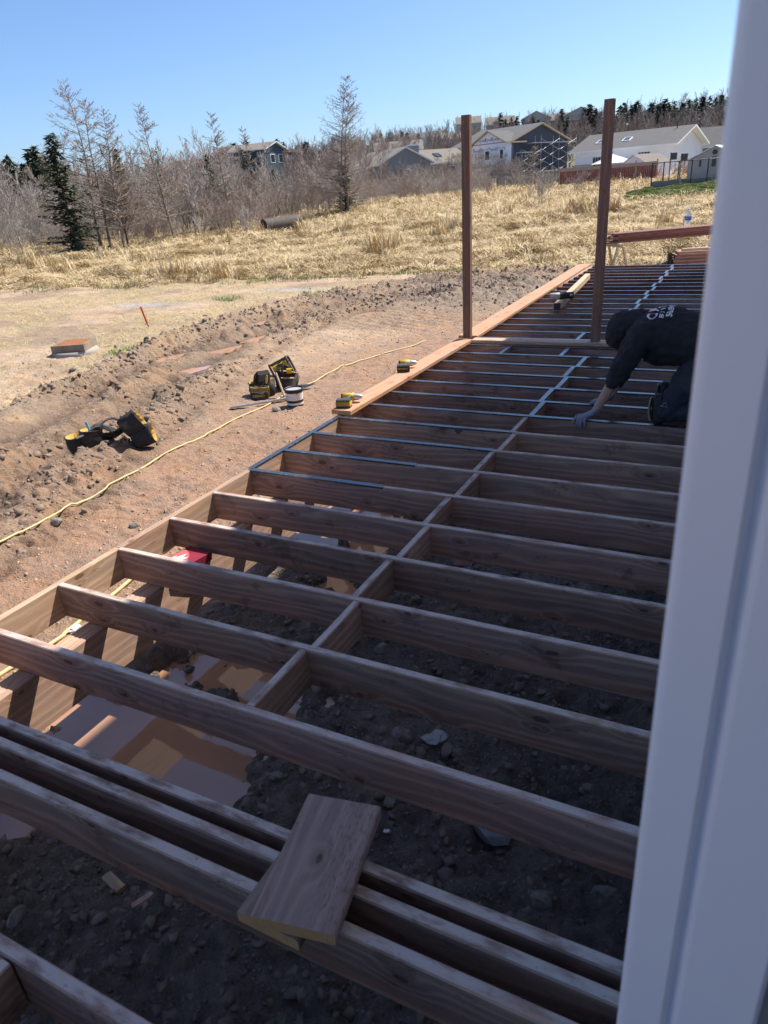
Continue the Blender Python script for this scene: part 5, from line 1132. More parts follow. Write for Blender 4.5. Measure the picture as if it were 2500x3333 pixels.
conifer(590, 500, 362, 66, 3, 'yellow green spruce under the school building', 1.2); conifer(622, 490, 358, 70, 1, 'dark spruce right of the yellow green spruce', .9)
conifer(250, 520, 318, 75, 3, 'olive spruce top showing behind the reddish alder'); conifer(338, 500, 322, 110, 1, 'small dark spruce top behind the thicket')
for i, (x, t_) in enumerate(((12, 332), (28, 345), (62, 318), (74, 312), (95, 330), (45, 350), (2, 350))): conifer(x, 500, t_, 92+7*(i % 3), (5, 6, 7, 5, 6)[i % 5], 'spruce in the dark stand beyond the left end of the thicket', 1.1, 'spruces beyond the left thicket')
sky_l = [(505, 308, 160), (530, 300, 170), (552, 310, 165), (575, 306, 172), (598, 298, 168), (612, 306, 175), (640, 312, 180), (660, 305, 178), (520, 318, 150), (628, 320, 170), (478, 322, 150), (563, 318, 158), (395, 345, 140), (415, 338, 150), (700, 316, 190), (765, 305, 200), (785, 308, 205), (812, 290, 230), (822, 286, 232), (842, 284, 235), (868, 280, 240), (880, 286, 238), (905, 288, 240), (838, 296, 220), (858, 294, 225), (795, 312, 190), (940, 292, 235), (690, 322, 180)]
for x, t_, dd in sky_l: conifer(x, 400, t_, dd, (5, 6, 7, 8, 8)[r2.randrange(5)], 'dark conifer on the skyline behind the thicket and school', 1.2, 'conifers along the far skyline')
hill_c = [(1082, 243, 255), (1092, 256, 250), (1105, 252, 258), (1118, 250, 262), (1130, 257, 250), (1152, 250, 260), (1165, 258, 255), (1070, 262, 240), (1215, 235, 265), (1228, 250, 250), (1240, 258, 240), (1262, 232, 250), (1275, 225, 250), (1288, 234, 245), (1300, 240, 242), (1340, 228, 250), (1350, 222, 255), (1368, 226, 252), (1378, 220, 250), (1410, 222, 240), (1425, 226, 238), (1440, 214, 240), (1448, 226, 235), (1460, 218, 242), (1478, 222, 236), (1492, 216, 240), (1505, 212, 244), (1520, 210, 240), (1535, 208, 238), (1548, 212, 240), (1470, 236, 220), (1395, 246, 215), (1210, 268, 215), (1190, 272, 220), (1180, 266, 225), (1255, 262, 218), (1335, 250, 220), (1420, 240, 222), (1500, 232, 220), (1456, 238, 215), (1530, 228, 222), (1560, 206, 240), (1575, 210, 236)]
for x, t_, dd in hill_c: conifer(x, 360, t_, dd, (5, 6, 7, 6)[r2.randrange(4)], 'dark conifer on the wooded hill behind the houses', 1.45, 'conifers on the hill behind the houses')
# the wooded hillside itself reads as one grey-brown mass of bare trees
def far_tree(seed, h, mat):
    r_ = random.Random(seed); tw = Twig(); limb(tw, r_, (0, 0, -.3), (0, 0, 1), h, h*.014, 2, .12, .12, 14, 7, (.3, .5), .55, .022, .2); me = tw.mesh('t', mat); v = np.empty(len(me.vertices)*3, np.float32); me.vertices.foreach_get('co', v); f = np.array([p.vertices[:] for p in me.polygons]); bpy.data.meshes.remove(me); return v.reshape(-1, 3), f
def far_wood(name, label, n, r0, r1, az0, az1, mat, hs, seed, keep=None):
    rr_ = np.random.RandomState(seed); T = [far_tree(seed+i, 9, mat) for i in range(5)]; V = []; F = []; nv = 0
    az = rr_.uniform(az0, az1, n); r = np.sqrt(rr_.uniform(r0**2, r1**2, n)); X = CAM[0]+r*np.sin(np.radians(az)); Y = CAM[1]+r*np.cos(np.radians(az)); Z = base_z(X, Y)
    for i in range(n):
        if keep is not None and not keep(az[i], r[i], rr_): continue
        v, f = T[i % 5]; s_ = hs*rr_.uniform(.65, 1.15)/9; a = rr_.uniform(0, 6.28); c, s = math.cos(a), math.sin(a); w = s_*1.15
        V.append(np.stack([(v[:, 0]*c-v[:, 1]*s)*w+X[i], (v[:, 0]*s+v[:, 1]*c)*w+Y[i], v[:, 2]*s_+Z[i]], -1)); F.append(f+nv); nv += len(v)
    return tag(link(name, mesh_np(name, np.concatenate(V), np.concatenate(F), mat)), label, 'woods', kind='stuff')
far_wood('hillside_woods', 'grey brown leafless woods covering the hill behind the houses', 520, 150, 330, -40, 4, bark('far_grey_bark', (.24, .20, .18)), 7., 50)
far_wood('hillside_woods', 'reddish leafless woods at the foot of the far hill', 300, 125, 230, -34, 4, bark('far_red_bark', (.25, .185, .16)), 6.5, 60, lambda a, r, q: r > 130)
far_wood('distant_woods', 'brown leafless woods behind the thicket and below the school', 420, 62, 190, -58, -24, BK_RED, 5.6, 70, lambda a, r, q: r > tl_r(a)+20 and not (-37 < a < -30 and r < 175 and q.rand() < .93))
far_wood('distant_woods', 'grey leafless trees standing in and behind the thicket', 260, 55, 120, -58, -28, BK_GREY, 5., 80, lambda a, r, q: r > tl_r(a)+8 and not (-37 < a < -30 and q.rand() < .9))

# ------------------------------------------------------------------ buildings
def siding(name, col, pitch=.11, rough=.6, amt=.5):
    m, nt, b = newmat(name); tc = N(nt, 'TexCoord'); s = N(nt, 'SeparateXYZ'); L(nt, tc.outputs['Object'], s.inputs[0])
    f = math_(nt, 'FRACT', math_(nt, 'DIVIDE', s.outputs[2], pitch)); n = noise_(nt, tc.outputs['Object'], 1.5, 4)
    c = mix_(nt, n, tuple(k*.93 for k in col), tuple(min(1, k*1.06) for k in col)); c = mix_(nt, mrange(nt, f, .9, 1.), c, tuple(k*.55 for k in col)); L(nt, c, b.inputs['Base Color']); b.inputs['Roughness'].default_value = rough; bump_(nt, f, b, amt, .02); return m
def shingle(name, col):
    m, nt, b = newmat(name); tc = N(nt, 'TexCoord'); v = tc.outputs['Object']; br = N(nt, 'TexBrick'); br.inputs['Scale'].default_value = 3.; L(nt, v, br.inputs['Vector']); n = noise_(nt, v, 7, 5, .7); n2 = noise_(nt, v, 1.2, 3)
    c = mix_(nt, n, tuple(k*.6 for k in col), tuple(k*1.35 for k in col)); c = mix_(nt, mrange(nt, n2, .4, .7, 0, .3), c, tuple(k*1.3 for k in col)); L(nt, c, b.inputs['Base Color']); b.inputs['Roughness'].default_value = .95; bump_(nt, n, b, .4, .03); return m
SH_G = shingle('grey_shingle', (.105, .105, .107)); SH_T = shingle('tan_shingle', (.185, .165, .14)); S_WHITE = siding('white_siding', (.88, .89, .90), .14); S_DARK = siding('charcoal_blue_siding', (.045, .052, .072), .12); S_GREY = siding('grey_green_siding', (.27, .28, .275), .12); S_BEIGE = siding('beige_siding', (.52, .48, .43), .12); S_TEAL = siding('dark_teal_siding', (.05, .085, .105), .3); WRAP = plain('house_wrap', (.88, .85, .88), .55, .05, 1.2, bump=.15); PINK = plain('pink_sheathing_tape', (.45, .10, .13), .6, .1, 3.); TRIM = plain('white_trim', (.86, .86, .87), .5, .04, 2.); RAWW = plain('raw_wood_trim', (.55, .40, .24), .8, .12, 2.)
PANE = None
def pane_mat():
    m, nt, b = newmat('window_glass'); v = objvec(nt); L(nt, mix_(nt, noise_(nt, v, .8, 3), (.012, .016, .02), (.05, .06, .07)), b.inputs['Base Color']); b.inputs['Roughness'].default_value = .06; b.inputs['Specular IOR Level'].default_value = .6; return m
PANE = pane_mat(); PRINT = plain('dark_wrap_print', (.10, .10, .14), .6, .05, 5.)
class Bld:
    """gabled building in a local frame: x to the right along the front, y away from the viewer, z up"""
    def __init__(s, name, o, rz, label, cat='house'): s.e = empty(name, o, rz, label, cat)
    def box(s, name, a, b, mat, parent=None, ch=0): 
        c = [(p+q)/2 for p, q in zip(a, b)]; d_ = [abs(q-p) for p, q in zip(a, b)]; o = MB().box((0, 0, 0), d_, ch=ch).build(name, mat, parent or s.e); o.location = c; return o
    def body(s, Lx, Dy, z0, hw, hr, mat, ridge='x', gablemat=None, x0=0., y0=0., name='wall'):
        m = MB()
        if ridge == 'x': vs = [(0, 0, z0), (Lx, 0, z0), (Lx, Dy, z0), (0, Dy, z0), (0, 0, hw), (Lx, 0, hw), (Lx, Dy, hw), (0, Dy, hw), (0, Dy/2, hr), (Lx, Dy/2, hr)]; fs = [((0, 1, 5, 4), 0), ((1, 2, 6, 9, 5), 1), ((2, 3, 7, 6), 0), ((3, 0, 4, 8, 7), 1)]
        else: vs = [(0, 0, z0), (Lx, 0, z0), (Lx, Dy, z0), (0, Dy, z0), (0, 0, hw), (Lx, 0, hw), (Lx, Dy, hw), (0, Dy, hw), (Lx/2, 0, hr), (Lx/2, Dy, hr)]; fs = [((0, 1, 5, 8, 4), 0), ((1, 2, 6, 5), 1), ((2, 3, 7, 9, 6), 0), ((3, 0, 4, 7), 1)]
        for f, mi in fs: m.add([(vs[i][0]+x0, vs[i][1]+y0, vs[i][2]) for i in f], [tuple(range(len(f)))], mi)
        return m.build(name, [mat, gablemat or mat], s.e)
    def roof(s, Lx, Dy, hw, hr, mat, ridge='x', oh=.45, ov=.35, t=.16, fas=None, x0=0., y0=0.):
        half = (Dy if ridge == 'x' else Lx)/2; sl = (hr-hw)/half; dn = oh*sl; out = []
        for sg in (-1, 1):
            if ridge == 'x': e0 = half-sg*0; P_ = [(-ov, half+sg*(half+oh), hw-dn), (Lx+ov, half+sg*(half+oh), hw-dn), (Lx+ov, half, hr), (-ov, half, hr)]
            else: P_ = [(half+sg*(half+oh), -ov, hw-dn), (half+sg*(half+oh), Dy+ov, hw-dn), (half, Dy+ov, hr), (half, -ov, hr)]
            up = [(x+x0, y+y0, z+.03+t) for x, y, z in P_]; lo = [(x+x0, y+y0, z+.03) for x, y, z in P_]; m = MB(); v = lo+up; fl = [(3, 2, 1, 0), (4, 5, 6, 7), (0, 1, 5, 4), (2, 3, 7, 6), (1, 2, 6, 5), (3, 0, 4, 7)]
            if (sg == 1) == (ridge == 'x'): fl = [f[::-1] for f in fl]
            m.add(v, fl); m.m = [0, 0, 1, 0, 1, 1]; m.m[0] = 1; out.append(m.build('roof', [mat, fas or TRIM], s.e))
        return out
    def window(s, face, u, z, w, h, frame=None, grid=(1, 1), Lx=0., fw=.09, mat=None, name='window'):
        """face: ('y', y) on a front wall or ('x', x) on a right-hand gable wall"""
        fr = frame or TRIM; ax, c = face; root = None
        def bx(nm, u0, u1, z0, z1, d0, d1, mt, par):
            if ax == 'y': a, b = (u0, c-d1, z0), (u1, c-d0, z1)
            else: a, b = (c+d0, u0, z0), (c+d1, u1, z1)
            return s.box(nm, a, b, mt, par)
        o = bx(name, u, u+w, z, z+h, .0, .05, fr, None); base = Vector(o.location)
        nx, nz = grid; gw = .035; pw = (w-2*fw-gw*(nx-1))/nx; ph = (h-2*fw-gw*(nz-1))/nz
        for i in range(nx):
            for j in range(nz):
                q = bx('pane', u+fw+i*(pw+gw), u+fw+i*(pw+gw)+pw, z+fw+j*(ph+gw), z+fw+j*(ph+gw)+ph, .03, .058, mat or PANE, o); q.location = Vector(q.location)-base
        return o
def site(px_r, py_r, d_r, px_b, py_b, d_b, px_l):
    """front-right corner, back-right corner, and where the front-left corner falls; gives origin (front-left), heading, length, depth"""
    A = at_d(px_r, py_r, d_r); B = at_d(px_b, py_b, d_b); v = np.array((B[0]-A[0], B[1]-A[1])); Dp = np.hypot(*v); v /= Dp; u = np.array((v[1], -v[0])); best = None
    for Lf in np.arange(2, 40, .05):
        c = A[:2]-u*Lf; x = proj(np.array((c[0], c[1], A[2])))[0][0]
        if x <= px_l: best = Lf; break
    best = best or 20.; c = A[:2]-u*best; return c, math.atan2(u[1], u[0]), best, Dp, A[2]
def z_at(px, py, d_, z0): return at_d(px, py, d_)[2]-z0
# dark two-storey house under construction, with scaffold
c, rz, Lf, Dp, zb = site(1664, 560, 106, 1845, 545, 115.5, 1478)
zb = float(base_z(np.array([c[0]]), np.array([c[1]]))[0]); ze = z_at(1664, 457, 106, zb); zr = z_at(1770, 397, 110, zb); zm = z_at(1664, 545, 106, zb)
B1 = Bld('dark_house', (c[0], c[1], zb-.15), rz, 'charcoal house under construction with white house wrap and grey roof')
B1.body(Lf, Dp, -1.5, ze, zr, S_DARK); B1.roof(Lf, Dp, ze, zr, SH_G, oh=.5, fas=RAWW)
xb = Lf*.46; wb = Lf-xb+.0; zbm = z_at(1612, 421, 105, zb)
B1.body(wb, 1.6, zm, ze, zbm, WRAP, 'y', None, xb, -1.2, 'wrapped_wall'); B1.roof(wb, 3.6, ze, zbm, SH_G, 'y', .35, .35, fas=RAWW, x0=xb, y0=-1.2)
B1.box('wrapped_wall', (0, -.06, zm), (xb-.02, -.012, ze-.02), WRAP)
for z_ in (zm+.35, ze-.05): B1.box('sheathing_tape', (xb, -1.222, z_), (Lf, -1.206, z_+.10), PINK)
hw_ = (ze-zm)
for u_, w_ in ((xb+wb*.37, 1.05), (xb+wb*.82, .85)):
    B1.window(('y', -1.2), u_, zm+hw_*.36, w_, hw_*.42, TRIM, (1, 1), fw=.16); 
for u_ in (xb*.62, xb*.80): B1.window(('y', -.06), u_, zm+hw_*.22, .75, hw_*.55, TRIM, (1, 1), fw=.16)
B1.window(('y', 0), Lf*.40, .0, .8, zm-.35, TRIM, fw=.12); B1.box('door', (Lf*.545, -.06, -.1), (Lf*.545+1.1, -.005, zm-.25), TRIM)
k_ = 0
for row, zz in enumerate((.78, .52, .17)):
    for i in range(4):
        o = text_obj('house_wrap_lettering', 'Tyvek', .62, PRINT, B1.e, .002); o.location = (xb+wb*(.12+.25*i+(.08 if row == 1 else 0)), -1.212, zm+hw_*zz); o.rotation_euler = (R(90), 0, 0)
for i in range(3): o = text_obj('house_wrap_lettering', 'Tyvek', .62, PRINT, B1.e, .002); o.location = (xb+wb*(.30+.2*i), -1.212, ze+(zbm-ze)*.33); o.rotation_euler = (R(90), 0, 0)
for i in range(2): o = text_obj('house_wrap_lettering', 'Tyvek', .55, PRINT, B1.e, .002); o.location = (xb*.12+xb*.25*i, -.072, zm+hw_*(.75-.5*i)); o.rotation_euler = (R(90), 0, 0)
sf = empty('scaffold', (c[0]+math.cos(rz)*(Lf+1.2), c[1]+math.sin(rz)*(Lf+1.2), zb-.6), rz, 'silver scaffold with cross braces against the dark house gable', 'scaffold')
PIPE = plain('scaffold_pipe', (.50, .51, .53), .45, .1, 3., .5); nb_ = 3; bw = Dp/nb_*.96
for i in range(nb_+1):
    for x_ in (-.45, .55):
        hh = (ze+.4) if i > 0 else ze*.62; MB().tube([(x_, .1+i*bw, 0), (x_, .1+i*bw, hh+.6)], .028, 5).build('upright', PIPE, sf)
for lv in range(3):
    z0_ = .4+lv*ze/3.1
    for i in range(nb_):
        if lv == 2 and i == 0: continue
        m = MB(); m.tube([(.6, .1+i*bw, z0_+.15), (.6, .1+(i+1)*bw, z0_+1.55)], .019, 5); m.tube([(.63, .1+(i+1)*bw, z0_+.15), (.63, .1+i*bw, z0_+1.55)], .019, 5); m.build('cross_brace', PIPE, sf)
for y0_, y1_, z_ in ((.0, bw*1.1, ze*.60+.6), (bw*.6, bw*3.1, ze*.86+.7), (bw*2.9, bw*4.4, ze*.70+.6)): MB().box((.05, (y0_+y1_)/2, z_), (.8, y1_-y0_, .09)).build('plank', RAWW if z_ < 0 else PIPE, sf)
# white raised bungalow
c, rz, Lf, Dp, zb = site(2179, 560, 85, 2276, 556, 95, 1871)
zb = float(base_z(np.array([c[0]]), np.array([c[1]]))[0]); ze = z_at(2179, 466, 85, zb); zr = z_at(2243, 409, 90, zb)
B2 = Bld('white_house', (c[0], c[1], zb-.1), rz, 'white sided raised bungalow with grey shingle roof and skylights')
B2.body(Lf, Dp, -1., ze, zr, S_WHITE); B2.roof(Lf, Dp, ze, zr, SH_G, oh=.4, ov=.7)
sl = (zr-ze)/(Dp/2); zw = ze-2.15
B2.window(('y', 0), Lf*.665, zw, Lf*.135, 1.75, TRIM, (4, 3), fw=.1); B2.window(('y', 0), Lf*.19, zw-.1, Lf*.13, 1.75, TRIM, (4, 2), fw=.1)
B2.window(('x', Lf), Dp*.42, zw-.25, .6, .95, TRIM, fw=.14); B2.box('gable_vent', (Lf+.002, Dp*.47, zr-1.5), (Lf+.03, Dp*.53, zr-.7), TRIM)
B2.box('wall_lamp', (Lf*.845, -.16, zw+.9), (Lf*.845+.18, -.002, zw+1.4), BLACK); B2.box('wall_lamp', (Lf*.64, -.12, zw+.8), (Lf*.64+.12, -.002, zw+1.1), BLACK)
for f_ in (.19, .47):
    t_ = .27; y_ = Dp*.5*t_*1.6; z_ = ze+sl*y_+.22; o = MB().box((0, 0, 0), (.85, 1.1, .12)).build('skylight', TRIM, B2.e); o.location = (Lf*f_, y_, z_); o.rotation_euler = (math.atan(sl), 0, 0); g_ = MB().box((0, 0, .052), (.68, .92, .03)).build('pane', PANE, o)
for f_, y_ in ((.22, .40), (.90, .43)): yy = Dp*y_; zz = ze+sl*yy; o = MB().tube([(0, 0, 0), (0, 0, .85)], .06, 8).build('vent_pipe', BLACK, B2.e); o.location = (Lf*f_, yy, zz)
B2.box('downspout', (Lf+.02, Dp-.2, -.5), (Lf+.12, Dp-.08, ze-.3), TRIM)
BK = Bld('back_deck', (c[0]-math.sin(-rz)*0, c[1], zb), rz, 'raised grey deck with railing against the white house', 'deck')
zd = zw-.25; BK.box('platform', (Lf*.08, -2.6, zd-.2), (Lf*.45, -.05, zd), S_GREY)
GREYW = plain('weathered_grey_wood', (.22, .215, .21), .85, .2, 4.)
for i in range(22): BK.box('baluster', (Lf*.08+i*(Lf*.37-.08)/21, -2.6, zd+.04), (Lf*.08+i*(Lf*.37-.08)/21+.08, -2.53, zd+.95), GREYW)
BK.box('handrail', (Lf*.08, -2.64, zd+.955), (Lf*.45, -2.5, zd+1.04), GREYW)
for f_ in (.08, .27, .44): BK.box('post', (Lf*f_, -2.58, -.8), (Lf*f_+.14, -2.44, zd-.205), GREYW)
# grey gabled house and beige house at the left of the wrapped house
A = at_d(1240, 590, 96); Bq = at_d(1402, 580, 99); u = np.array((Bq[0]-A[0], Bq[1]-A[1])); Lf = np.hypot(*u); rz = math.atan2(u[1], u[0])+.0; zb = float(base_z(A[None, 0], A[None, 1])[0]); ze = z_at(1240, 533, 96, zb); zr = z_at(1332, 478, 97.5, zb)
B3 = Bld('grey_house', (A[0], A[1], zb-.1), rz, 'grey green gabled house with white corner trim and chimney')
B3.body(Lf, 11, -1.2, ze, zr, S_GREY, 'y'); B3.roof(Lf, 11, ze, zr, SH_T, 'y', .45, .4)
B3.window(('y', 0), Lf*.46, ze*.40, Lf*.14, ze*.55*.75, TRIM, (2, 2), fw=.13); B3.box('corner_trim', (-.02, -.03, -1.), (.14, -.003, ze-.1), TRIM)
ch_ = B3.box('chimney', (Lf*.80, 2.5, ze+.2), (Lf*.80+1.1, 3.6, zr+.35), S_GREY); cp_ = B3.box('chimney_cap', (Lf*.80-.08, 2.42, zr+.36), (Lf*.80+1.18, 3.68, zr+.5), TRIM)
B3.box('side_wing', (-2.6, 3.0, -1.2), (-.01, 9., ze*.62), S_GREY); B3.box('wing_roof', (-2.9, 2.7, ze*.62+.01), (.0, 9.3, ze*.62+.22), SH_T); B3.window(('y', 3.0), -2.1, ze*.15, .6, ze*.36, TRIM, (1, 2)); B3.window(('y', 3.0), -1.2, ze*.15, .6, ze*.36, TRIM, (1, 2))
dk = Bld('small_deck', (A[0], A[1], zb-.1), rz, 'small brown deck on posts against the grey gabled house', 'deck'); BRW = plain('brown_deck_paint', (.15, .075, .05), .8, .2, 3.)
x0_ = Lf*.61; dk.box('panel', (x0_, -1.8, ze*.28), (x0_+3.0, -1.7, ze*.28+1.05), BRW); dk.box('platform', (x0_, -1.69, ze*.28-.12), (x0_+3.0, -.05, ze*.28), BRW)
for f_ in (.1, 1.4, 2.75): dk.box('post', (x0_+f_, -1.65, -.9), (x0_+f_+.13, -1.5, ze*.28-.125), BRW)
A = at_d(1375, 590, 101); Bq = at_d(1530, 585, 104); u = np.array((Bq[0]-A[0], Bq[1]-A[1])); Lf = np.hypot(*u); rz = math.atan2(u[1], u[0]); zb = float(base_z(A[None, 0], A[None, 1])[0]); ze = z_at(1375, 532, 101, zb); zr = z_at(1440, 484, 105, zb)
B4 = Bld('beige_house', (A[0], A[1], zb-.1), rz, 'low beige house with tan roof and skylight beside the grey house')
B4.body(Lf, 9, -1.2, ze, zr, S_BEIGE); B4.roof(Lf, 9, ze, zr, SH_T)
B4.window(('y', 0), Lf*.10, ze*.35, .9, ze*.55, TRIM, (1, 2)); B4.window(('y', 0), Lf*.25, ze*.52, .75, ze*.36, TRIM, (1, 2)); B4.window(('y', 0), Lf*.50, ze*.38, 1.4, ze*.5, TRIM, (2, 2))
o = MB().box((0, 0, 0), (.9, 1.2, .12)).build('skylight', PANE, B4.e); sl4 = (zr-ze)/4.5; o.location = (Lf*.47, 2.2, ze+sl4*2.2+.24); o.rotation_euler = (math.atan(sl4), 0, 0)
# low dark school building on the rise at the left
A = at_d(868, 515, 150); Bq = at_d(1010, 500, 165); u = np.array((Bq[0]-A[0], Bq[1]-A[1])); Lf = np.hypot(*u); rz = math.atan2(u[1], u[0]); zb = A[2]-1.; ze = z_at(868, 483, 150, zb); 
B5 = Bld('school_building', (A[0], A[1], zb), rz, 'long low dark teal building on the rise behind the thicket', 'building')
B5.box('wall', (0, 0, -6), (Lf*.38, 14, ze), S_TEAL); B5.body(Lf*.38, 12, ze+.01, ze+.05, ze+1.1, S_TEAL, 'y', None, 0, 0, 'gable'); B5.roof(Lf*.38, 12, ze+.05, ze+1.1, SH_T, 'y', .8, .6); B5.box('wall', (Lf*.381, 3, -6), (Lf*1.02, 14, ze-.3), S_DARK); B5.box('flat_roof', (Lf*.39, 2.6, ze-.29), (Lf*1.05, 14.4, ze+.35), SH_T)
for i in range(4): B5.window(('y', 3), Lf*(.45+.14*i), ze-2.2, 1.3, 1.3, TRIM)
for i in range(2): B5.window(('y', 0), Lf*(.08+.17*i), ze-2.4, 1.6, 1.5, TRIM)
B5.box('side_wing', (-Lf*.5, 4, -6), (-.02, 14, ze-1.6), S_TEAL); B5.box('flat_roof', (-Lf*.5-.3, 3.7, ze-1.59), (-.03, 14.3, ze-1.1), SH_T)
# houses on the hill and one beyond the white house
def hill_house(px, py, d_, w, h, mat, roofm, label, ridge='x', rh=1.8, yaw=0.):
    q = at_d(px*D, py*D, d_); az = math.atan2(q[0]-CAM[0], q[1]-CAM[1]); zb_ = q[2]-h; b = Bld('hill_house', (q[0], q[1], zb_), -az+yaw, label)
    b.body(w, 8, -12, h, h+rh, mat, ridge); b.roof(w, 8, h, h+rh, roofm, ridge)
    for i in range(3): b.window(('y', 0), w*(.12+.28*i), h-2.1, w*.14, 1.3, TRIM)
    return b
hill_house(1050, 270, 262, 9, 4.5, S_BEIGE, SH_T, 'pale house with tan roof on the hill right of the left post', 'x', 2.2)
hill_house(986, 268, 268, 8, 5, S_BEIGE, SH_T, 'beige hill house peeking out behind the left post', 'x', 2.)
hill_house(1128, 258, 270, 9, 5, S_BEIGE, SH_T, 'small hill house above the dark house roof', 'y', 2.)
hill_house(1168, 262, 275, 10, 5, S_GREY, SH_T, 'grey hill house between conifers above the dark house', 'x', 2.)
hill_house(1210, 255, 268, 13, 6, S_BEIGE, SH_T, 'brown roofed hill house left of the right post', 'y', 2.6)
hill_house(1380, 247, 262, 12, 5, S_BEIGE, SH_T, 'tan roofed hill house between dark conifers above the white house', 'y', 2.4)
hill_house(865, 302, 250, 12, 6, S_WHITE, SH_G, 'white hill house above the grey gabled house', 'x', 1.6)
hill_house(925, 303, 252, 10, 4, S_BEIGE, SH_T, 'wide pale hill house left of the left post', 'x', 1.8)
hill_house(810, 330, 150, 9, 3.5, S_GREY, SH_T, 'low grey house left of the grey gabled house', 'x', 1.7)
hill_house(1502, 318, 112, 11, 4.5, S_GREY, SH_G, 'grey house beyond the white house gable', 'x', 2.2)
# back garden: red fence, weathered fence, sheds, gazebo, chain link
REDF = plain('red_fence_stain', (.22, .085, .065), .85, .18, 4.); FCAP = plain('faded_fence_cap', (.36, .28, .24), .9, .15, 4.)
def fence(name, a, b, h, bw, mat, label, cap=None, gap=.012, post_every=2.4, rail=None, z_a=None):
    a, b = Vector((*a[:2], 0)), Vector((*b[:2], 0)); dd = b-a; ln = dd.length; rz_ = math.atan2(dd.y, dd.x); e = empty(name, (a.x, a.y, 0), rz_, label, 'fence'); n = int(ln/bw)
    zg = lambda t: float(base_z(np.array([a.x+dd.x*t]), np.array([a.y+dd.y*t]))[0])+.05
    me = MB().box((0, 0, 0), (bw-gap, .03, h)); mm = bpy.data.meshes.new('board'); mm.from_pydata(me.v, [], me.f); mm.materials.append(mat); mm.update()
    for i in range(n): link('board', mm, e, ((i+.5)*bw, 0, zg((i+.5)/n)+h/2))
    npst = int(ln/post_every)+1
    for i in range(npst+1):
        t = min(1, i*post_every/ln); o = MB().box((0, -.06, 0), (.13, .085, h+.22)).build('post', cap or mat, e); o.location = (t*ln, 0, zg(t)+h/2+.08)
    for i in range(npst):
        t0, t1 = i*post_every/ln, min(1, (i+1)*post_every/ln)
        if t1 <= t0: continue
        z0_, z1_ = zg(t0), zg(t1); L_ = (t1-t0)*ln; o = MB().box((0, -.022, 0), (L_-.14, .05, .30 if cap else .1)).build('top_rail', cap or mat, e); o.location = ((t0+t1)/2*ln, 0, (z0_+z1_)/2+h-.14); o.rotation_euler = (0, -math.atan2(z1_-z0_, L_), 0)
    return e
fence('board_fence', at_d(1208*D, 388*D, 78), at_d(1418*D, 382*D, 76), 1.55, .17, REDF, 'red stained board fence in front of the white house', FCAP)
fence('picket_fence', at_d(1075*D, 400*D, 88), at_d(1206*D, 392*D, 84), 1.35, .16, GREYW, 'weathered grey picket fence below the scaffold', None, .05)
def shed(px, py, d_, w, dp, h, rh, mat, roofm, label, ridge, yaw):
    q = at_d(px*D, py*D, d_); az = math.atan2(q[0]-CAM[0], q[1]-CAM[1]); zb_ = float(base_z(q[None, 0], q[None, 1])[0]); b = Bld('garden_shed', (q[0], q[1], zb_), -az+yaw, label, 'shed'); b.body(w, dp, -.3, h, h+rh, mat, ridge); b.roof(w, dp, h, h+rh, roofm, ridge, .12, .12, .06); return b, w, h, rh
S_SHED = siding('grey_shed_siding', (.36, .36, .36), 3.); S_CREAM = siding('log_shed_siding', (.40, .36, .31), .25)
b_, w_, h_, rh_ = shed(1343, 365, 80, 2.9, 3.4, 1.5, .75, TRIM, SH_T, 'white gabled garden shed behind the red fence', 'y', -.75)
b_, w_, h_, rh_ = shed(1484, 372, 62, 3.6, 4.5, 1.6, .80, S_SHED, TRIM, 'grey garden shed with ornaments on its gable beside the lawn', 'y', -.25)
MB().lathe([(0, 0), (.17, 0), (.17, .03), (0, .03)], 16, c=(w_*.5, -.004, h_+rh_*.55), rot=Matrix.Rotation(R(90), 3, 'X')).build('round_plaque', DGREY, b_.e)
b_.box('wall_ornament', (w_*.46, -.03, h_-.5), (w_*.54, -.003, h_+.15), DGREY); b_.box('wall_ornament', (w_*.22, -.03, h_-.45), (w_*.26, -.003, h_+.0), DGREY); b_.box('shed_door', (w_*.3, -.025, -.1), (w_*.75, -.003, h_-.65), S_SHED)
q = at_d(1293*D, 366*D, 82); gb = Bld('gazebo', (q[0], q[1], float(base_z(q[None, 0], q[None, 1])[0])), .35, 'pale metal roofed gazebo beside the raised deck', 'gazebo')
for x_ in (0, 3.2):
    for y_ in (0, 3.2): gb.box('post', (x_-.06, y_-.06, -.2), (x_+.06, y_+.06, 1.70), BLACK)
MB().add([(-.35, -.35, 1.71), (3.55, -.35, 1.71), (3.55, 3.55, 1.71), (-.35, 3.55, 1.71), (1.6, 1.6, 2.55)], [(0, 1, 4), (1, 2, 4), (2, 3, 4), (3, 0, 4), (3, 2, 1, 0)]).build('roof', plain('pale_sheet_metal', (.60, .60, .60), .5, .05, 2.), gb.e)
cf = empty('chain_link_fence', ground_at(1405*D, 412*D), 0, 'black chain link fence with posts beside the green lawn', 'fence'); Pp = [ground_at(x*D, y*D) for x, y in ((1405, 411), (1430, 409), (1462, 407), (1490, 405), (1525, 402), (1570, 398), (1610, 394))]; org = Vector(cf.location)
for p_ in Pp: MB().tube([Vector(p_)-org+Vector((0, 0, -.1)), Vector(p_)-org+Vector((0, 0, 1.75))], .045, 6).build('post', BLACK, cf)
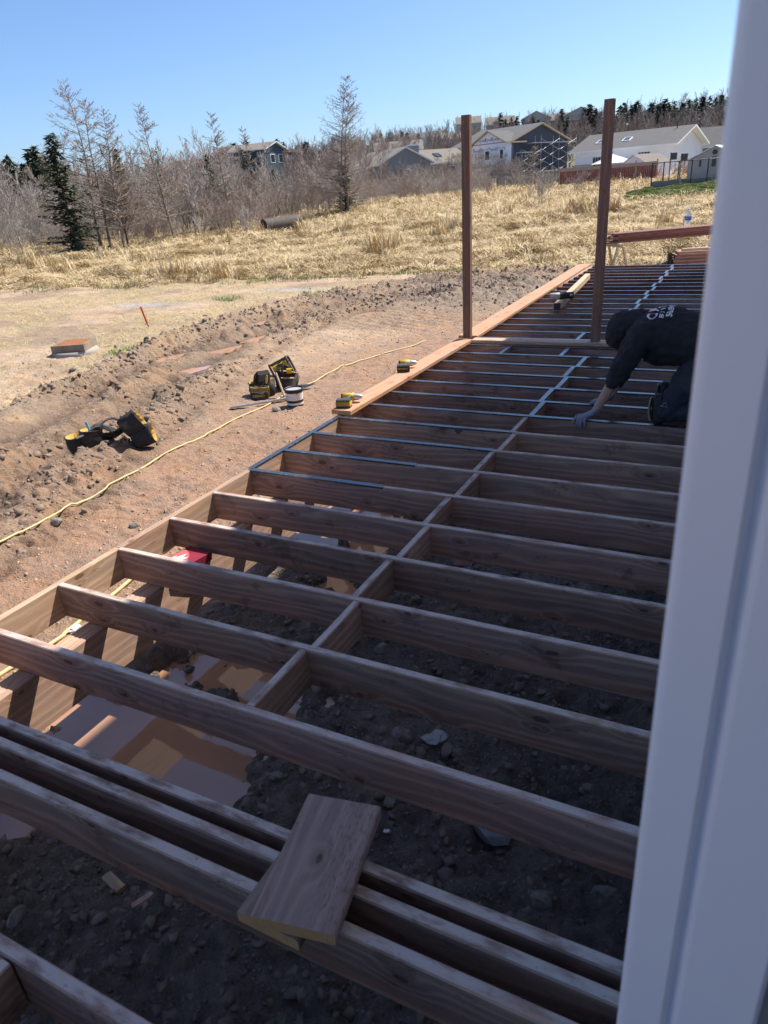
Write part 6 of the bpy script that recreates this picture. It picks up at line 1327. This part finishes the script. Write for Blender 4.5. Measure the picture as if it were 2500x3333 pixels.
for a, b in zip(Pp[:-1], Pp[1:]):
    MB().tube([Vector(a)-org+Vector((0, 0, 1.72)), Vector(b)-org+Vector((0, 0, 1.72))], .028, 5).build('top_rail', BLACK, cf)
    m = MB(); a_, b_ = Vector(a)-org, Vector(b)-org; ln_ = (b_-a_).length; nn = max(3, int(ln_/.22))
    for i in range(nn+1):
        t = i/nn; p_ = a_+(b_-a_)*t
        for sg in (-1, 1):
            t2 = t+sg*1.7/ln_
            tt_ = min(1, max(0, t2)); f_ = (tt_-t)/(t2-t) if abs(t2-t) > 1e-6 else 0; m.tube([p_+Vector((0, 0, .02)), a_+(b_-a_)*tt_+Vector((0, 0, .02+1.7*f_))], .006, 3, cap=False)
    m.build('wire_mesh', BLACK, cf)
PLB = plain('grey_planter_board', (.17, .17, .175), .85, .15, 4.)
for i, (x, y, lb) in enumerate(((1436, 409, 'grey wooden planter box at the lawn edge by the fence posts'), (1488, 404, 'long grey wooden planter box in front of the grey shed'))):
    q = ground_at(x*D, y*D); o = empty('planter_box', q, .25, lb, 'planter'); l_ = (1.7, 2.6)[i]
    for s_ in (-1, 1): MB().box((0, s_*.4, .28), (l_, .05, .55)).build('side_board', PLB, o); MB().box((s_*l_/2, 0, .28), (.05, .74, .55)).build('end_board', PLB, o)
    MB().box((l_/2+.06, -.45, .35), (.12, .10, .75)).build('corner_post', FCAP, o); MB().box((0, 0, .2), (l_-.06, .73, .3)).build('soil', MUDM, o)
for x, y, t_, lb in ((1443, 404, 330, 'tall thin pole with a dark box beside the chain link fence'), (1466, 402, 332, 'second thin pole with a dark box beside the white house')):
    q = ground_at(x*D, y*D); rr = math.hypot(q[0]-CAM[0], q[1]-CAM[1]); h_ = at_d(x*D, t_*D, rr)[2]-q[2]; o = empty('bird_house_pole', q, 0, lb, 'pole'); MB().tube([(0, 0, -.1), (0, 0, h_)], .05, 6).build('pole', GREYW, o); MB().box((.22, 0, h_-.25), (.4, .3, .45)).build('box', DGREY, o)
RB = shrub_mesh(77, 1.9, 12, bark('rusty_shrub_bark', (.33, .12, .06)), 3, 4, .6, .007)
for x, y, s_, lb in ((1462, 372, 1.0, 'rust red shrub against the white house gable'), (1478, 370, .9, 'rust red shrub next to the grey shed wall'), (1418, 378, .8, 'rust red shrub at the corner of the red fence')): q = at_d(x*D, y*D, 76); put(RB, 'red_shrub', q[0], q[1], s_, lb, 'shrub')
# culvert pipe lying at the thicket edge
q0 = ground_at(572*D, 507*D); cv = empty('culvert_pipe', (q0[0], q0[1], q0[2]+.05), 0, 'short weathered culvert pipe lying at the thicket edge', 'pipe'); CORR = plain('weathered_culvert', (.085, .07, .06), .85, .25, 3., bump=.3)
ax_ = Vector((.40, .95, .03)).normalized(); prof = []
for i in range(25): prof.append((.44+(.02 if i % 2 else 0), i*.11))
prof += [(.40, 24*.11)]+[(.40, 0.), (.44, 0.)]; rt_ = ax_.to_track_quat('Z', 'Y').to_matrix(); MB().lathe(prof, 24, c=(0, 0, .42), rot=rt_).build('pipe_wall', CORR, cv)
# overhead wires behind the white house
for i, (y0, y1) in enumerate(((283, 262), (291, 271), (297, 279), (305, 287))):
    a, b = Vector(at_d(1085*D, (y0+3)*D, 190)), Vector(at_d(1640*D, (y1-8)*D, 170)); tag(MB().tube([a+(b-a)*t-Vector((0, 0, 4*.9*t*(1-t))) for t in [k/12 for k in range(13)]], .035, 4).build('overhead_wire', DGREY), 'thin overhead wire strung in front of the wooded hill', 'wire', 'overhead wires before the hill')
